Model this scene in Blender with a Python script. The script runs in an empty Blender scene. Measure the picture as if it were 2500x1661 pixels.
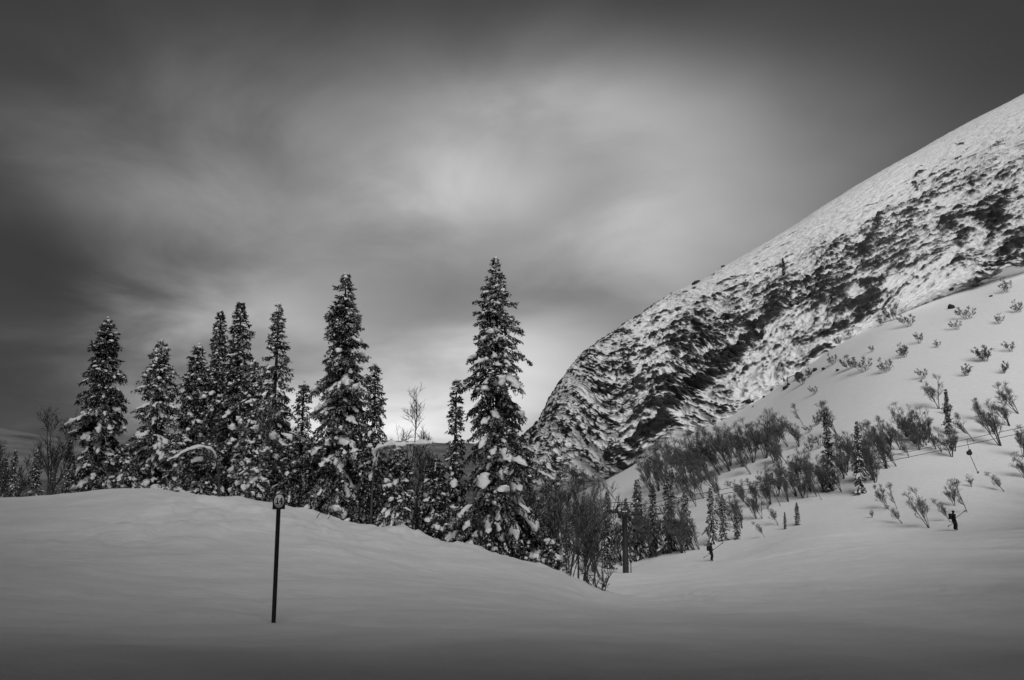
import bpy, math, random
import numpy as np
from mathutils import Vector
from mathutils.bvhtree import BVHTree

# ------------------------------------------------------------------ camera, sky, sun, exposure
SC = bpy.context.scene
COL = SC.collection
EYE = np.array([0.0, 0.0, 1.70])
PITCH = math.radians(8.8)
FPX = 2500 * 28 / 36.0                      # focal length in photo pixels

cam_d = bpy.data.cameras.new("camera")
cam_d.lens = 28.0
cam_d.sensor_width = 36.0
cam_d.clip_start = 0.1
cam_d.clip_end = 20000
cam = bpy.data.objects.new("camera", cam_d)
COL.objects.link(cam)
cam.location = EYE
cam.rotation_euler = (math.radians(90) + PITCH, 0, 0)
SC.camera = cam


def ray(px, py):
    """world direction (scaled so that y = 1) through a photo pixel"""
    xc = (px - 1250) / FPX
    yc = (830.5 - py) / FPX
    y = math.cos(PITCH) - yc * math.sin(PITCH)
    z = math.sin(PITCH) + yc * math.cos(PITCH)
    return np.array([xc / y, 1.0, z / y])


def at(px, py, Y):
    return EYE + ray(px, py) * Y


def azel(px, py):
    d = ray(px, py)
    d = d / np.linalg.norm(d)
    return math.atan2(d[0], d[1]), math.asin(d[2])


SUN_ELEV = math.radians(39)
SUN_AZ = math.radians(170)                  # clockwise from straight ahead: high behind the viewer
SUN_STRENGTH = 1.5
SKY_STRENGTH = 0.10
EXPOSURE = 0.62

world = bpy.data.worlds.new("World")
SC.world = world
world.use_nodes = True
wn, wl = world.node_tree.nodes, world.node_tree.links
wn.clear()


def wmath(op, a, b=None, c=None, clamp=False):
    n = wn.new("ShaderNodeMath")
    n.operation = op
    n.use_clamp = clamp
    for i, v in enumerate((a, b, c)):
        if v is None:
            continue
        if isinstance(v, (int, float)):
            n.inputs[i].default_value = v
        else:
            wl.new(v, n.inputs[i])
    return n.outputs[0]


def build_sky():
    out = wn.new("ShaderNodeOutputWorld")
    bg = wn.new("ShaderNodeBackground")
    bg.inputs["Strength"].default_value = SKY_STRENGTH
    wl.new(bg.outputs[0], out.inputs[0])
    tc = wn.new("ShaderNodeTexCoord")
    sep = wn.new("ShaderNodeSeparateXYZ")
    wl.new(tc.outputs["Generated"], sep.inputs[0])
    dx, dy, dz = sep.outputs
    # clear sky far above the cloud, seen as grey light
    sky = wn.new("ShaderNodeTexSky")
    sky.sky_type = 'NISHITA'
    sky.sun_disc = False
    sky.sun_elevation = SUN_ELEV
    sky.sun_rotation = SUN_AZ
    bw = wn.new("ShaderNodeRGBToBW")
    wl.new(sky.outputs[0], bw.inputs[0])
    # cloud layer: noise on a plane overhead, so that it flattens towards the horizon
    zz = wmath('ADD', wmath('MAXIMUM', dz, 0.0), 0.26)
    cx = wmath('DIVIDE', dx, zz)
    cy = wmath('DIVIDE', dy, zz)
    cmb = wn.new("ShaderNodeCombineXYZ")
    wl.new(cx, cmb.inputs[0])
    wl.new(cy, cmb.inputs[1])

    def noise(scale, detail, rough, dist, off):
        mp = wn.new("ShaderNodeMapping")
        mp.inputs["Location"].default_value = off
        wl.new(cmb.outputs[0], mp.inputs[0])
        nz = wn.new("ShaderNodeTexNoise")
        nz.inputs["Scale"].default_value = scale
        nz.inputs["Detail"].default_value = detail
        nz.inputs["Roughness"].default_value = rough
        nz.inputs["Distortion"].default_value = dist
        wl.new(mp.outputs[0], nz.inputs["Vector"])
        return nz.outputs[0]
    n1 = noise(1.15, 4, 0.5, 0.3, (3.1, 1.7, 0.4))
    n2 = noise(2.2, 6, 0.52, 0.5, (7.3, 2.2, 1.4))
    n3 = noise(0.9, 3, 0.5, 0.2, (1.3, 8.2, 2.4))
    az = wmath('ARCTAN2', dx, dy)
    el = wmath('ARCSINE', dz)
    # wind-torn edges of the thin places in the cloud
    az = wmath('ADD', az, wmath('MULTIPLY', wmath('SUBTRACT', n2, 0.5), 0.24))
    el = wmath('ADD', el, wmath('MULTIPLY', wmath('SUBTRACT', n3, 0.5), 0.14))
    # thin places where the light comes through: pixel, half sizes in radians, strength
    total = None
    for px, py, sa, se, amp in SKY_BREAKS:
        a0, e0 = azel(px, py)
        u = wmath('MULTIPLY', wmath('SUBTRACT', az, a0), 1 / sa)
        v = wmath('MULTIPLY', wmath('SUBTRACT', el, e0), 1 / se)
        q = wmath('ADD', wmath('MULTIPLY', u, u), wmath('MULTIPLY', v, v))
        g = wmath('MULTIPLY', wmath('POWER', 2.71828, wmath('MULTIPLY', q, -0.5)), amp)
        total = g if total is None else wmath('ADD', total, g)
    mod = wmath('ADD', wmath('MULTIPLY', wmath('SUBTRACT', n1, 0.5), 0.9), 1.0)
    mod2 = wmath('ADD', wmath('MULTIPLY', wmath('SUBTRACT', n2, 0.5), 1.0), 1.0)
    light = wmath('MULTIPLY', wmath('MULTIPLY', wmath('ADD', total, SKY_BASE), mod), mod2)
    light = wmath('ADD', light, wmath('MULTIPLY', bw.outputs[0], 0.004))
    light = wmath('DIVIDE', wmath('MAXIMUM', light, 0.02), SKY_STRENGTH * 2 ** EXPOSURE)
    wl.new(light, bg.inputs["Color"])


SKY_BASE = 0.034
SKY_BREAKS = [                              # photo pixel, half sizes in radians, strength
    (1180, 560, 0.240, 0.120, 0.130),
    (1500, 290, 0.120, 0.055, 0.290),
    (1145, 490, 0.070, 0.045, 0.300),
    (900, 330, 0.110, 0.060, 0.120),
    (540, 480, 0.140, 0.035, 0.150),
    (640, 715, 0.085, 0.028, 0.300),
    (1760, 500, 0.150, 0.090, 0.200),
    (1000, 1040, 0.140, 0.045, 0.660),
    (1330, 900, 0.080, 0.050, 0.300),
    (1350, 765, 0.100, 0.025, -0.070),
    (800, 610, 0.140, 0.030, 0.060),
    (640, 960, 0.110, 0.060, 0.190),
    (1600, 620, 0.100, 0.060, 0.170),
    (1000, 880, 0.100, 0.050, 0.170),
    (330, 650, 0.090, 0.060, -0.040),
]
build_sky()

sun_d = bpy.data.lights.new("sun", 'SUN')
sun_d.energy = SUN_STRENGTH
sun_d.angle = math.radians(42)
sun_d.color = (1.0, 1.0, 1.0)
sun = bpy.data.objects.new("sun", sun_d)
COL.objects.link(sun)
sd = Vector((math.sin(SUN_AZ) * math.cos(SUN_ELEV), math.cos(SUN_AZ) * math.cos(SUN_ELEV), math.sin(SUN_ELEV)))
sun.rotation_euler = sd.to_track_quat('Z', 'Y').to_euler()
sun.location = (0, 0, 60)

SC.view_settings.view_transform = 'Standard'
SC.view_settings.look = 'None'
SC.view_settings.exposure = EXPOSURE
SC.view_settings.gamma = 1.0
SC.view_settings.use_curve_mapping = False
SC.render.engine = 'CYCLES'
SC.cycles.use_denoising = True
SC.cycles.max_bounces = 5
SC.cycles.diffuse_bounces = 3
SC.cycles.volume_bounces = 1

# ------------------------------------------------------------------ helpers
RNG = np.random.default_rng(14)


def tag(o, label=None, cat=None, group=None, kind=None):
    for k, v in (("label", label), ("category", cat), ("group", group), ("kind", kind)):
        if v:
            o[k] = v
    return o


def link(name, data, parent=None):
    o = bpy.data.objects.new(name, data)
    COL.objects.link(o)
    if parent is not None:
        o.parent = parent
    return o


def empty(name, loc=(0, 0, 0), rz=0.0):
    o = link(name, None)
    o.empty_display_size = 0.3
    o.location = loc
    o.rotation_euler = (0, 0, rz)
    return o


def copy_tree(o, parent=None):
    c = o.copy()
    COL.objects.link(c)
    c.parent = parent
    for ch in o.children:
        copy_tree(ch, c)
    return c


def mesh_np(name, V, F, mat, smooth=False, attrs=None):
    """V (n,3), F list of (m,3)/(m,4) arrays"""
    V = np.asarray(V, dtype=np.float32).reshape(-1, 3)
    if not isinstance(F, (list, tuple)):
        F = [F]
    F = [np.asarray(f, dtype=np.int32) for f in F if len(f)]
    me = bpy.data.meshes.new(name)
    me.vertices.add(len(V))
    me.vertices.foreach_set("co", V.ravel())
    loops = np.concatenate([f.ravel() for f in F])
    sizes = np.concatenate([np.full(len(f), f.shape[1], dtype=np.int32) for f in F])
    starts = np.concatenate([[0], np.cumsum(sizes)[:-1]]).astype(np.int32)
    me.loops.add(len(loops))
    me.loops.foreach_set("vertex_index", loops)
    me.polygons.add(len(sizes))
    me.polygons.foreach_set("loop_start", starts)
    me.polygons.foreach_set("loop_total", sizes)
    if smooth:
        me.polygons.foreach_set("use_smooth", np.ones(len(sizes), dtype=bool))
    for k, a in (attrs or {}).items():
        at_ = me.attributes.new(k, 'FLOAT', 'POINT')
        at_.data.foreach_set("value", np.asarray(a, dtype=np.float32))
    me.materials.append(mat)
    me.update(calc_edges=True)
    return me


class Pile:
    """collects vertex and face arrays into one mesh"""

    def __init__(self):
        self.v, self.f3, self.f4, self.n = [], [], [], 0

    def add(self, V, F):
        V = np.asarray(V, dtype=np.float32).reshape(-1, 3)
        F = np.asarray(F, dtype=np.int64)
        if len(F):
            (self.f3 if F.shape[1] == 3 else self.f4).append(F + self.n)
        self.v.append(V)
        self.n += len(V)
        return self

    def box(self, c, s, M=None):
        c, s = np.asarray(c, float), np.asarray(s, float) / 2
        P = np.array([[x, y, z] for x in (-1, 1) for y in (-1, 1) for z in (-1, 1)], float) * s
        if M is not None:
            P = P @ np.asarray(M).T
        return self.add(P + c, [[0, 1, 3, 2], [4, 6, 7, 5], [0, 4, 5, 1], [2, 3, 7, 6], [0, 2, 6, 4], [1, 5, 7, 3]])

    def rod(self, pts, rad, sides=8, cap=True):
        P = np.asarray(pts, float)[None]
        R = np.asarray(rad, float) * np.ones(P.shape[1])
        V, F = tubes(P, R[None], sides)
        self.add(V, F)
        if cap:
            m = P.shape[1]
            for k, e in ((0, P[0, 0]), (m - 1, P[0, -1])):
                ring = V.reshape(m, sides, 3)[k]
                b = np.vstack([ring, e])
                self.add(b, [[i, (i + 1) % sides, sides] for i in range(sides)])
        return self

    def build(self, name, mat, parent=None, smooth=False, attrs=None):
        F = []
        if self.f3:
            F.append(np.concatenate(self.f3))
        if self.f4:
            F.append(np.concatenate(self.f4))
        return link(name, mesh_np(name, np.concatenate(self.v), F, mat, smooth, attrs), parent)


def norm(a):
    return a / np.maximum(np.linalg.norm(a, axis=-1, keepdims=True), 1e-9)


def tubes(P, R, S):
    """P (B,N,3) centre lines, R (B,N) radii -> verts, quad faces"""
    P = np.asarray(P, float)
    R = np.asarray(R, float)
    B, N, _ = P.shape
    T = norm(np.gradient(P, axis=1))
    ref = np.where(np.abs(T[:, :1, 2:3]) < 0.8, np.array([0, 0, 1.0]), np.array([1.0, 0.2, 0]))
    U = norm(np.cross(T, np.broadcast_to(ref, T.shape)))
    W = np.cross(T, U)
    a = np.arange(S) * 2 * np.pi / S
    V = P[:, :, None] + R[:, :, None, None] * (np.cos(a)[None, None, :, None] * U[:, :, None] + np.sin(a)[None, None, :, None] * W[:, :, None])
    return V.reshape(-1, 3), grid_tube_faces(B, N, S)


def grid_tube_faces(B, N, S):
    b = np.arange(B)[:, None, None] * N * S
    i = np.arange(N - 1)[None, :, None] * S
    j = np.arange(S)[None, None, :]
    j2 = (j + 1) % S
    return np.stack([b + i + j, b + i + j2, b + i + S + j2, b + i + S + j], axis=-1).reshape(-1, 4)


# value noise in numpy
_HT = np.random.default_rng(99).random(65536).astype(np.float32)


def vnoise(p):
    p = np.asarray(p, dtype=np.float64)
    i = np.floor(p).astype(np.int64)
    f = p - i
    f = f * f * f * (f * (f * 6 - 15) + 10)
    out = 0
    for dx in (0, 1):
        wx = f[..., 0] if dx else 1 - f[..., 0]
        for dy in (0, 1):
            wy = f[..., 1] if dy else 1 - f[..., 1]
            for dz in (0, 1):
                wz = f[..., 2] if dz else 1 - f[..., 2]
                h = ((i[..., 0] + dx) * 73856093) ^ ((i[..., 1] + dy) * 19349663) ^ ((i[..., 2] + dz) * 83492791)
                out = out + wx * wy * wz * _HT[(h ^ (h >> 13)) & 65535]
    return out * 2 - 1


def fbm(p, octaves=5, rough=0.5, lac=2.03):
    p = np.asarray(p, dtype=np.float64)
    a, s, out = 1.0, 0.0, 0
    for k in range(octaves):
        out = out + a * vnoise(p + 17.3 * k)
        s += a
        a *= rough
        p = p * lac
    return out / s


def sstep(a, b, x):
    t = np.clip((x - a) / (b - a), 0, 1)
    return t * t * (3 - 2 * t)


# ------------------------------------------------------------------ materials
def new_mat(name, rough=0.8, spec=0.2):
    m = bpy.data.materials.new(name)
    m.use_nodes = True
    b = m.node_tree.nodes["Principled BSDF"]
    b.inputs["Roughness"].default_value = rough
    b.inputs["Specular IOR Level"].default_value = spec
    return m, m.node_tree.nodes, m.node_tree.links, b


def g(v):
    return (v, v, v, 1.0)


def noise_node(N, L, scale, detail=4, rough=0.55, coord="Object", stretch=None, dist=0.0):
    tc = N.new("ShaderNodeTexCoord")
    mp = N.new("ShaderNodeMapping")
    if stretch:
        mp.inputs["Scale"].default_value = stretch
    L.new(tc.outputs[coord], mp.inputs[0])
    n = N.new("ShaderNodeTexNoise")
    n.inputs["Scale"].default_value = scale
    n.inputs["Detail"].default_value = detail
    n.inputs["Roughness"].default_value = rough
    n.inputs["Distortion"].default_value = dist
    L.new(mp.outputs[0], n.inputs["Vector"])
    return n.outputs[0]


def ramp(N, L, fac, stops):
    r = N.new("ShaderNodeValToRGB")
    e = r.color_ramp.elements
    e[0].position, e[0].color = stops[0][0], g(stops[0][1])
    e[1].position, e[1].color = stops[-1][0], g(stops[-1][1])
    for p, v in stops[1:-1]:
        x = e.new(p)
        x.color = g(v)
    L.new(fac, r.inputs[0])
    return r.outputs[0]


def bump(N, L, b, height, strength, dist):
    bp = N.new("ShaderNodeBump")
    bp.inputs["Strength"].default_value = strength
    bp.inputs["Distance"].default_value = dist
    L.new(height, bp.inputs["Height"])
    L.new(bp.outputs[0], b.inputs["Normal"])


def mat_simple(name, lo, hi, scale, rough=0.8, spec=0.2, bstr=0.0, bdist=0.01, stretch=None):
    m, N, L, b = new_mat(name, rough, spec)
    n = noise_node(N, L, scale, stretch=stretch)
    L.new(ramp(N, L, n, [(0.3, lo), (0.7, hi)]), b.inputs["Base Color"])
    if bstr:
        bump(N, L, b, n, bstr, bdist)
    return m


def mat_snow_ground():
    m, N, L, b = new_mat("ground_snow", 0.75, 0.15)
    n = noise_node(N, L, 1.3, 8, 0.6)
    snow = ramp(N, L, n, [(0.25, 0.74), (0.75, 0.84)])
    at_ = N.new("ShaderNodeAttribute")
    at_.attribute_name = "wooded"                            # forest on the far valley floor
    wood = ramp(N, L, noise_node(N, L, 0.03, 6, 0.7), [(0.35, 0.03), (0.65, 0.16)])
    mx = N.new("ShaderNodeMix")
    mx.data_type = 'RGBA'
    L.new(at_.outputs["Fac"], mx.inputs["Factor"])
    L.new(snow, mx.inputs["A"])
    L.new(wood, mx.inputs["B"])
    L.new(mx.outputs["Result"], b.inputs["Base Color"])
    n2 = noise_node(N, L, 2.2, 9, 0.66, stretch=(0.6, 1.3, 1.0), dist=0.4)
    bump(N, L, b, n2, 0.7, 0.08)
    return m


def mat_attr(name, attr, lo, hi, jitter=0.3, scale=6.0, rough=0.85, spec=0.1):
    """colour between lo and hi by a vertex attribute with some noise"""
    m, N, L, b = new_mat(name, rough, spec)
    a = N.new("ShaderNodeAttribute")
    a.attribute_name = attr
    n = noise_node(N, L, scale, 3)
    mm = N.new("ShaderNodeMath")
    mm.operation = 'MULTIPLY_ADD'
    L.new(n, mm.inputs[0])
    mm.inputs[1].default_value = jitter
    L.new(a.outputs["Fac"], mm.inputs[2])
    s = N.new("ShaderNodeMath")
    s.operation = 'SUBTRACT'
    s.use_clamp = True
    L.new(mm.outputs[0], s.inputs[0])
    s.inputs[1].default_value = jitter * 0.5
    L.new(ramp(N, L, s.outputs[0], [(0.0, lo), (1.0, hi)]), b.inputs["Base Color"])
    return m


def mat_mountain():
    m, N, L, b = new_mat("mountain_rock_and_snow", 0.85, 0.12)
    a = N.new("ShaderNodeAttribute")
    a.attribute_name = "rock"
    n = noise_node(N, L, 0.55, 6, 0.65)
    mm = N.new("ShaderNodeMath")
    mm.operation = 'MULTIPLY_ADD'
    L.new(n, mm.inputs[0])
    mm.inputs[1].default_value = 0.5
    L.new(a.outputs["Fac"], mm.inputs[2])
    s = N.new("ShaderNodeMath")
    s.operation = 'SUBTRACT'
    s.use_clamp = True
    L.new(mm.outputs[0], s.inputs[0])
    s.inputs[1].default_value = 0.25
    L.new(ramp(N, L, s.outputs[0], [(0.0, 0.80), (0.36, 0.72), (0.52, 0.22), (0.66, 0.05), (1.0, 0.022)]), b.inputs["Base Color"])
    n2 = noise_node(N, L, 1.1, 6, 0.7)
    bump(N, L, b, n2, 0.5, 0.5)
    return m


M_SNOW_GROUND = mat_snow_ground()
M_SNOW = mat_simple("tree_snow", 0.62, 0.75, 9.0, 0.7, 0.15, 0.5, 0.02)
M_NEEDLE = mat_attr("spruce_needles", "frost", 0.020, 0.50, 0.10)
M_BARK = mat_simple("spruce_bark", 0.016, 0.045, 14.0, 0.9, 0.1, 0.6, 0.02, (1, 1, 0.3))
M_BIRCH = mat_simple("birch_bark", 0.03, 0.085, 9.0, 0.85, 0.15, 0.5, 0.01, (1, 1, 0.4))
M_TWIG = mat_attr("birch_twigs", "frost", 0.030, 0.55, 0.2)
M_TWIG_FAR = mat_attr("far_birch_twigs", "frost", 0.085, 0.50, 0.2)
M_MOUNT = mat_mountain()
M_FAR = mat_simple("far_forest_and_snow", 0.09, 0.24, 0.004, 0.9, 0.05)
M_STEEL = mat_simple("dark_steel", 0.012, 0.025, 3.0, 0.55, 0.4)
M_CABLE = mat_simple("steel_rope", 0.02, 0.03, 3.0, 0.6, 0.3)
M_POST = mat_simple("sign_post_paint", 0.010, 0.024, 12.0, 0.5, 0.35, 0.3, 0.003)
M_PANEL = mat_simple("sign_panel_paint", 0.010, 0.020, 10.0, 0.45, 0.35)
M_DISC = mat_simple("sign_disc_white", 0.74, 0.82, 14.0, 0.5, 0.3)
M_PRINT = mat_simple("sign_print", 0.010, 0.016, 20.0, 0.6, 0.2)
M_CLOTH = mat_simple("ski_clothes", 0.010, 0.022, 8.0, 0.8, 0.15)
M_PACK = mat_simple("backpack_cloth", 0.012, 0.026, 8.0, 0.8, 0.15)
M_SKIN = mat_simple("skin", 0.25, 0.32, 8.0, 0.6, 0.3)
M_STICK = mat_simple("stick_bark", 0.02, 0.05, 12.0, 0.9, 0.1)
M_BOULDER = mat_simple("boulder_rock", 0.015, 0.06, 1.2, 0.9, 0.1, 0.6, 0.2)

# ------------------------------------------------------------------ terrain: smooth surface through surveyed points
GP = []                                     # (x, y, z)


def gpt(px, py, Y):
    GP.append(tuple(at(px, py, Y)))


for a in (-180, -140, -100, -60, -25, 0, 25, 60, 100, 140):
    for r, z in ((1.5, 0.0), (4.0, -0.02)):
        GP.append((r * math.sin(math.radians(a)), r * math.cos(math.radians(a)), z))
for a in (-180, -145, 145):
    for r in (15, 60, 250):
        GP.append((r * math.sin(math.radians(a)), r * math.cos(math.radians(a)), 0.05 * r))
for a, sl in ((-110, 0.03), (-75, 0.02), (80, 0.0), (110, 0.03)):
    for r in (12, 40, 120, 300):
        GP.append((r * math.sin(math.radians(a)), r * math.cos(math.radians(a)), sl * r))
for p in [
    # foreground
    (-100, 1655, 5.6), (600, 1655, 6.4), (1250, 1655, 6.8), (1900, 1655, 7.0), (2600, 1655, 7.2),
    (0, 1518, 10.6), (350, 1518, 11.4), (668, 1518, 12.0), (1250, 1518, 12.6), (1700, 1518, 13.4), (2100, 1505, 15.6), (2500, 1500, 16.0),
    (0, 1400, 15.0), (350, 1400, 16.4), (668, 1400, 17.2), (1000, 1410, 18.4), (1250, 1450, 17.0), (1420, 1475, 17.5),
    (0, 1290, 21.5), (350, 1270, 22.5), (668, 1290, 22.0), (900, 1330, 22.0), (1100, 1380, 21.5),
    # crest of the near hump
    (-150, 1235, 28), (0, 1225, 28), (90, 1221, 28), (200, 1206, 28), (270, 1197, 28), (330, 1194, 28), (400, 1196, 28), (480, 1205, 27.5), (560, 1213, 27),
    (640, 1224, 27), (720, 1240, 26.5), (780, 1255, 26.5), (850, 1275, 26), (950, 1292, 26), (1050, 1315, 25.5), (1150, 1340, 25),
    (1250, 1373, 24.5), (1330, 1394, 24), (1400, 1422, 23), (1450, 1450, 22), (1505, 1476, 20.5),
    # just behind the crest
    (0, 1246, 36), (200, 1236, 36), (330, 1226, 36), (480, 1236, 36), (640, 1256, 35), (780, 1290, 34), (950, 1325, 33), (1150, 1366, 31.5),
    (1250, 1400, 31), (1350, 1430, 30), (1430, 1455, 30), (1500, 1466, 30),
    (0, 1290, 60), (400, 1280, 60), (800, 1310, 55), (1150, 1370, 50), (1350, 1415, 48), (1470, 1430, 45),
    (-100, 1330, 120), (300, 1320, 120), (700, 1320, 120), (1000, 1320, 120), (1250, 1325, 110), (1380, 1345, 100),
    (0, 1330, 300), (500, 1330, 300), (1000, 1300, 300), (1250, 1260, 280),
    # lift track and piste on the right
    (1600, 1475, 21.5), (1600, 1440, 33), (1560, 1415, 55), (1528, 1403, 78), (1640, 1388, 80), (1735, 1371, 84),
    (1800, 1590, 9.6), (2000, 1440, 26), (2000, 1400, 38), (2000, 1352, 57), (2000, 1305, 82), (2250, 1560, 11.4),
    (2330, 1298, 77), (2400, 1420, 27), (2400, 1350, 46), (2480, 1290, 72), (2500, 1240, 90), (2200, 1310, 78),
    # foot of the mountain
    (1500, 1385, 100), (1570, 1370, 100), (1650, 1350, 98), (1750, 1330, 96), (1830, 1310, 96), (1900, 1290, 98), (1960, 1262, 102), (2030, 1199, 112),
    (2110, 1204, 106), (2250, 1180, 104), (2316, 1060, 130), (2500, 1000, 138),
    (2500, 850, 172), (2500, 660, 222), (2300, 900, 165), (2300, 760, 212), (2100, 812, 220), (2100, 900, 185), (2100, 1050, 142),
    (1900, 940, 226), (1900, 1010, 192), (1900, 1150, 140), (1760, 1040, 224), (1760, 1130, 168), (1760, 1250, 122),
    (1630, 1090, 242), (1630, 1200, 178), (1490, 1170, 255), (1490, 1290, 160), (1350, 1230, 280),
    (2800, 1100, 120), (2800, 800, 180), (2800, 540, 240), (3300, 1200, 90), (3300, 800, 180), (3300, 500, 260), (2800, 1350, 40), (3300, 1400, 35),
]:
    gpt(*p)
GP = np.array(GP)


def gcoord(x, y):
    """terrain lookup coordinates: bearing as a unit circle, and log distance from the origin"""
    r = np.sqrt(x * x + y * y) + 1e-6
    return np.stack([x / r * 2.2, y / r * 2.2, np.log(r + 1.0) * 1.15], axis=-1)


def _kern(d):
    return d                                # linear 3-D kernel: smooth and without overshoot


_gc = gcoord(GP[:, 0], GP[:, 1])
_gw = np.sqrt(GP[:, 0] ** 2 + GP[:, 1] ** 2) + 8.0
_A = _kern(np.linalg.norm(_gc[:, None] - _gc[None], axis=-1) + 0)
_soft = 0.03
_A = np.sqrt(_A ** 2 + _soft)
_n = len(GP)
_P = np.concatenate([np.ones((_n, 1)), _gc], axis=1)
_S = np.zeros((_n + 4, _n + 4))
_S[:_n, :_n] = _A + np.eye(_n) * -1e-4
_S[:_n, _n:] = _P
_S[_n:, :_n] = _P.T
_sol = np.linalg.solve(_S, np.concatenate([GP[:, 2] / _gw, np.zeros(4)]))


def base_height(x, y):
    x = np.asarray(x, float)
    y = np.asarray(y, float)
    shp = x.shape
    xf, yf = x.ravel(), y.ravel()
    out = np.empty(len(xf))
    for k in range(0, len(xf), 20000):
        xs, ys = xf[k:k + 20000], yf[k:k + 20000]
        c = gcoord(xs, ys)
        d2 = ((c[:, None] - _gc[None]) ** 2).sum(-1)
        v = np.sqrt(d2 + _soft) @ _sol[:_n] + _sol[_n] + c @ _sol[_n + 1:]
        r = np.sqrt(xs * xs + ys * ys)
        z = v * (r + 8.0)
        far = sstep(270, 420, r)
        out[k:k + 20000] = z * (1 - far) + (-42.0) * far
    return out.reshape(shp)


def snow_relief(x, y):
    """drifts, wind ripples and old tracks"""
    r = np.sqrt(x * x + y * y)
    near = 1 - sstep(60, 140, r)
    p = np.stack([x, y, np.zeros_like(x)], -1)
    z = fbm(p * 0.10, 3) * 0.22 * sstep(8, 30, r)
    ca, sa = math.cos(0.35), math.sin(0.35)
    u, v = x * ca + y * sa, -x * sa + y * ca
    z = z + fbm(np.stack([u * 0.30, v * 1.1, u * 0], -1), 4) * 0.050 * near
    z = z + fbm(np.stack([u * 1.0, v * 2.6, u * 0 + 5], -1), 3, 0.6) * 0.022 * near
    z = z + fbm(np.stack([x * 0.55, y * 0.55, x * 0 + 21], -1), 3, 0.5) * 0.06 * near
    # broken crust along the crest and a few old tracks sweeping to the right
    crest = np.exp(-((r - 25.0) / 4.0) ** 2) * (y > 0)
    z = z + np.maximum(fbm(np.stack([x * 0.9, y * 0.9, x * 0 + 9], -1), 4, 0.6), -0.1) * 0.34 * crest * sstep(-0.3, 0.2, vnoise(p * 0.23 + 4))
    for k, (off, w) in enumerate(((15.0, 0.16), (15.9, 0.14), (19.5, 0.2), (13.2, 0.14), (11.0, 0.18))):
        line = y - (off - 0.16 * x + 0.9 * np.sin(x * 0.13 + k * 1.7) + 0.25 * np.sin(x * 0.5 + k))
        z = z - 0.035 * np.exp(-(line / w) ** 2) * sstep(-0.2, 0.3, vnoise(np.stack([x * 0.25, x * 0, x * 0 + k * 7.0], -1))) * near
    slope = sstep(40, 80, r) * near * (x > 0)
    for k in range(5):
        line = y - (52 + 7 * k + 0.22 * x + 1.5 * np.sin(x * 0.08 + k))
        z = z - 0.10 * np.exp(-(line / 0.5) ** 2) * slope
    return z


def height(x, y):
    x = np.asarray(x, float)
    y = np.asarray(y, float)
    return base_height(x, y) + snow_relief(x, y)


def h1(x, y):
    return float(height(np.array([x]), np.array([y]))[0])


def ground_hit(px, py, y0=5.0, y1=330.0, n=900):
    """first place where the sight line through a photo pixel meets the snow"""
    d = ray(px, py)
    Y = np.exp(np.linspace(math.log(y0), math.log(y1), n))
    z = EYE[2] + d[2] * Y
    hz = base_height(d[0] * Y, Y)
    k = np.where(z < hz)[0]
    if len(k) == 0:
        return None
    Yh = Y[k[0]]
    return np.array([d[0] * Yh, Yh, float(hz[k[0]])])


def build_ground():
    az = np.concatenate([np.linspace(-180, -46, 60, endpoint=False), np.linspace(-46, 46, 600, endpoint=False), np.linspace(46, 180, 60)])
    az = np.radians(az)
    r = np.concatenate([[0.3, 0.8, 1.4, 2.0], np.exp(np.linspace(math.log(2.4), math.log(330), 400)), np.exp(np.linspace(math.log(345), math.log(9000), 34))])
    A, Rr = np.meshgrid(az, r, indexing='ij')
    X, Yy = np.sin(A) * Rr, np.cos(A) * Rr
    Z = height(X, Yy)
    na, nr = A.shape
    V = np.stack([X, Yy, Z], -1).reshape(-1, 3)
    i = np.arange(na - 1)[:, None] * nr
    j = np.arange(nr - 1)[None]
    F = np.stack([i + j, i + j + 1, i + nr + j + 1, i + nr + j], -1).reshape(-1, 4)[:, ::-1]
    c = len(V)
    V = np.vstack([V, [0, 0, h1(0.01, 0.01)]])
    cap = np.stack([np.arange(na - 1) * nr, np.full(na - 1, c), np.arange(1, na) * nr], -1)
    wooded = sstep(230, 330, np.hypot(V[:, 0], V[:, 1])) * (V[:, 0] < 0.12 * V[:, 1])
    o = link("snow_ground", mesh_np("snow_ground", V, [F, cap], M_SNOW_GROUND, True, {"wooded": wooded}))
    tag(o, "smooth snow covered piste and slopes falling into the valley", None, None, "structure")
    return o


build_ground()

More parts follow.
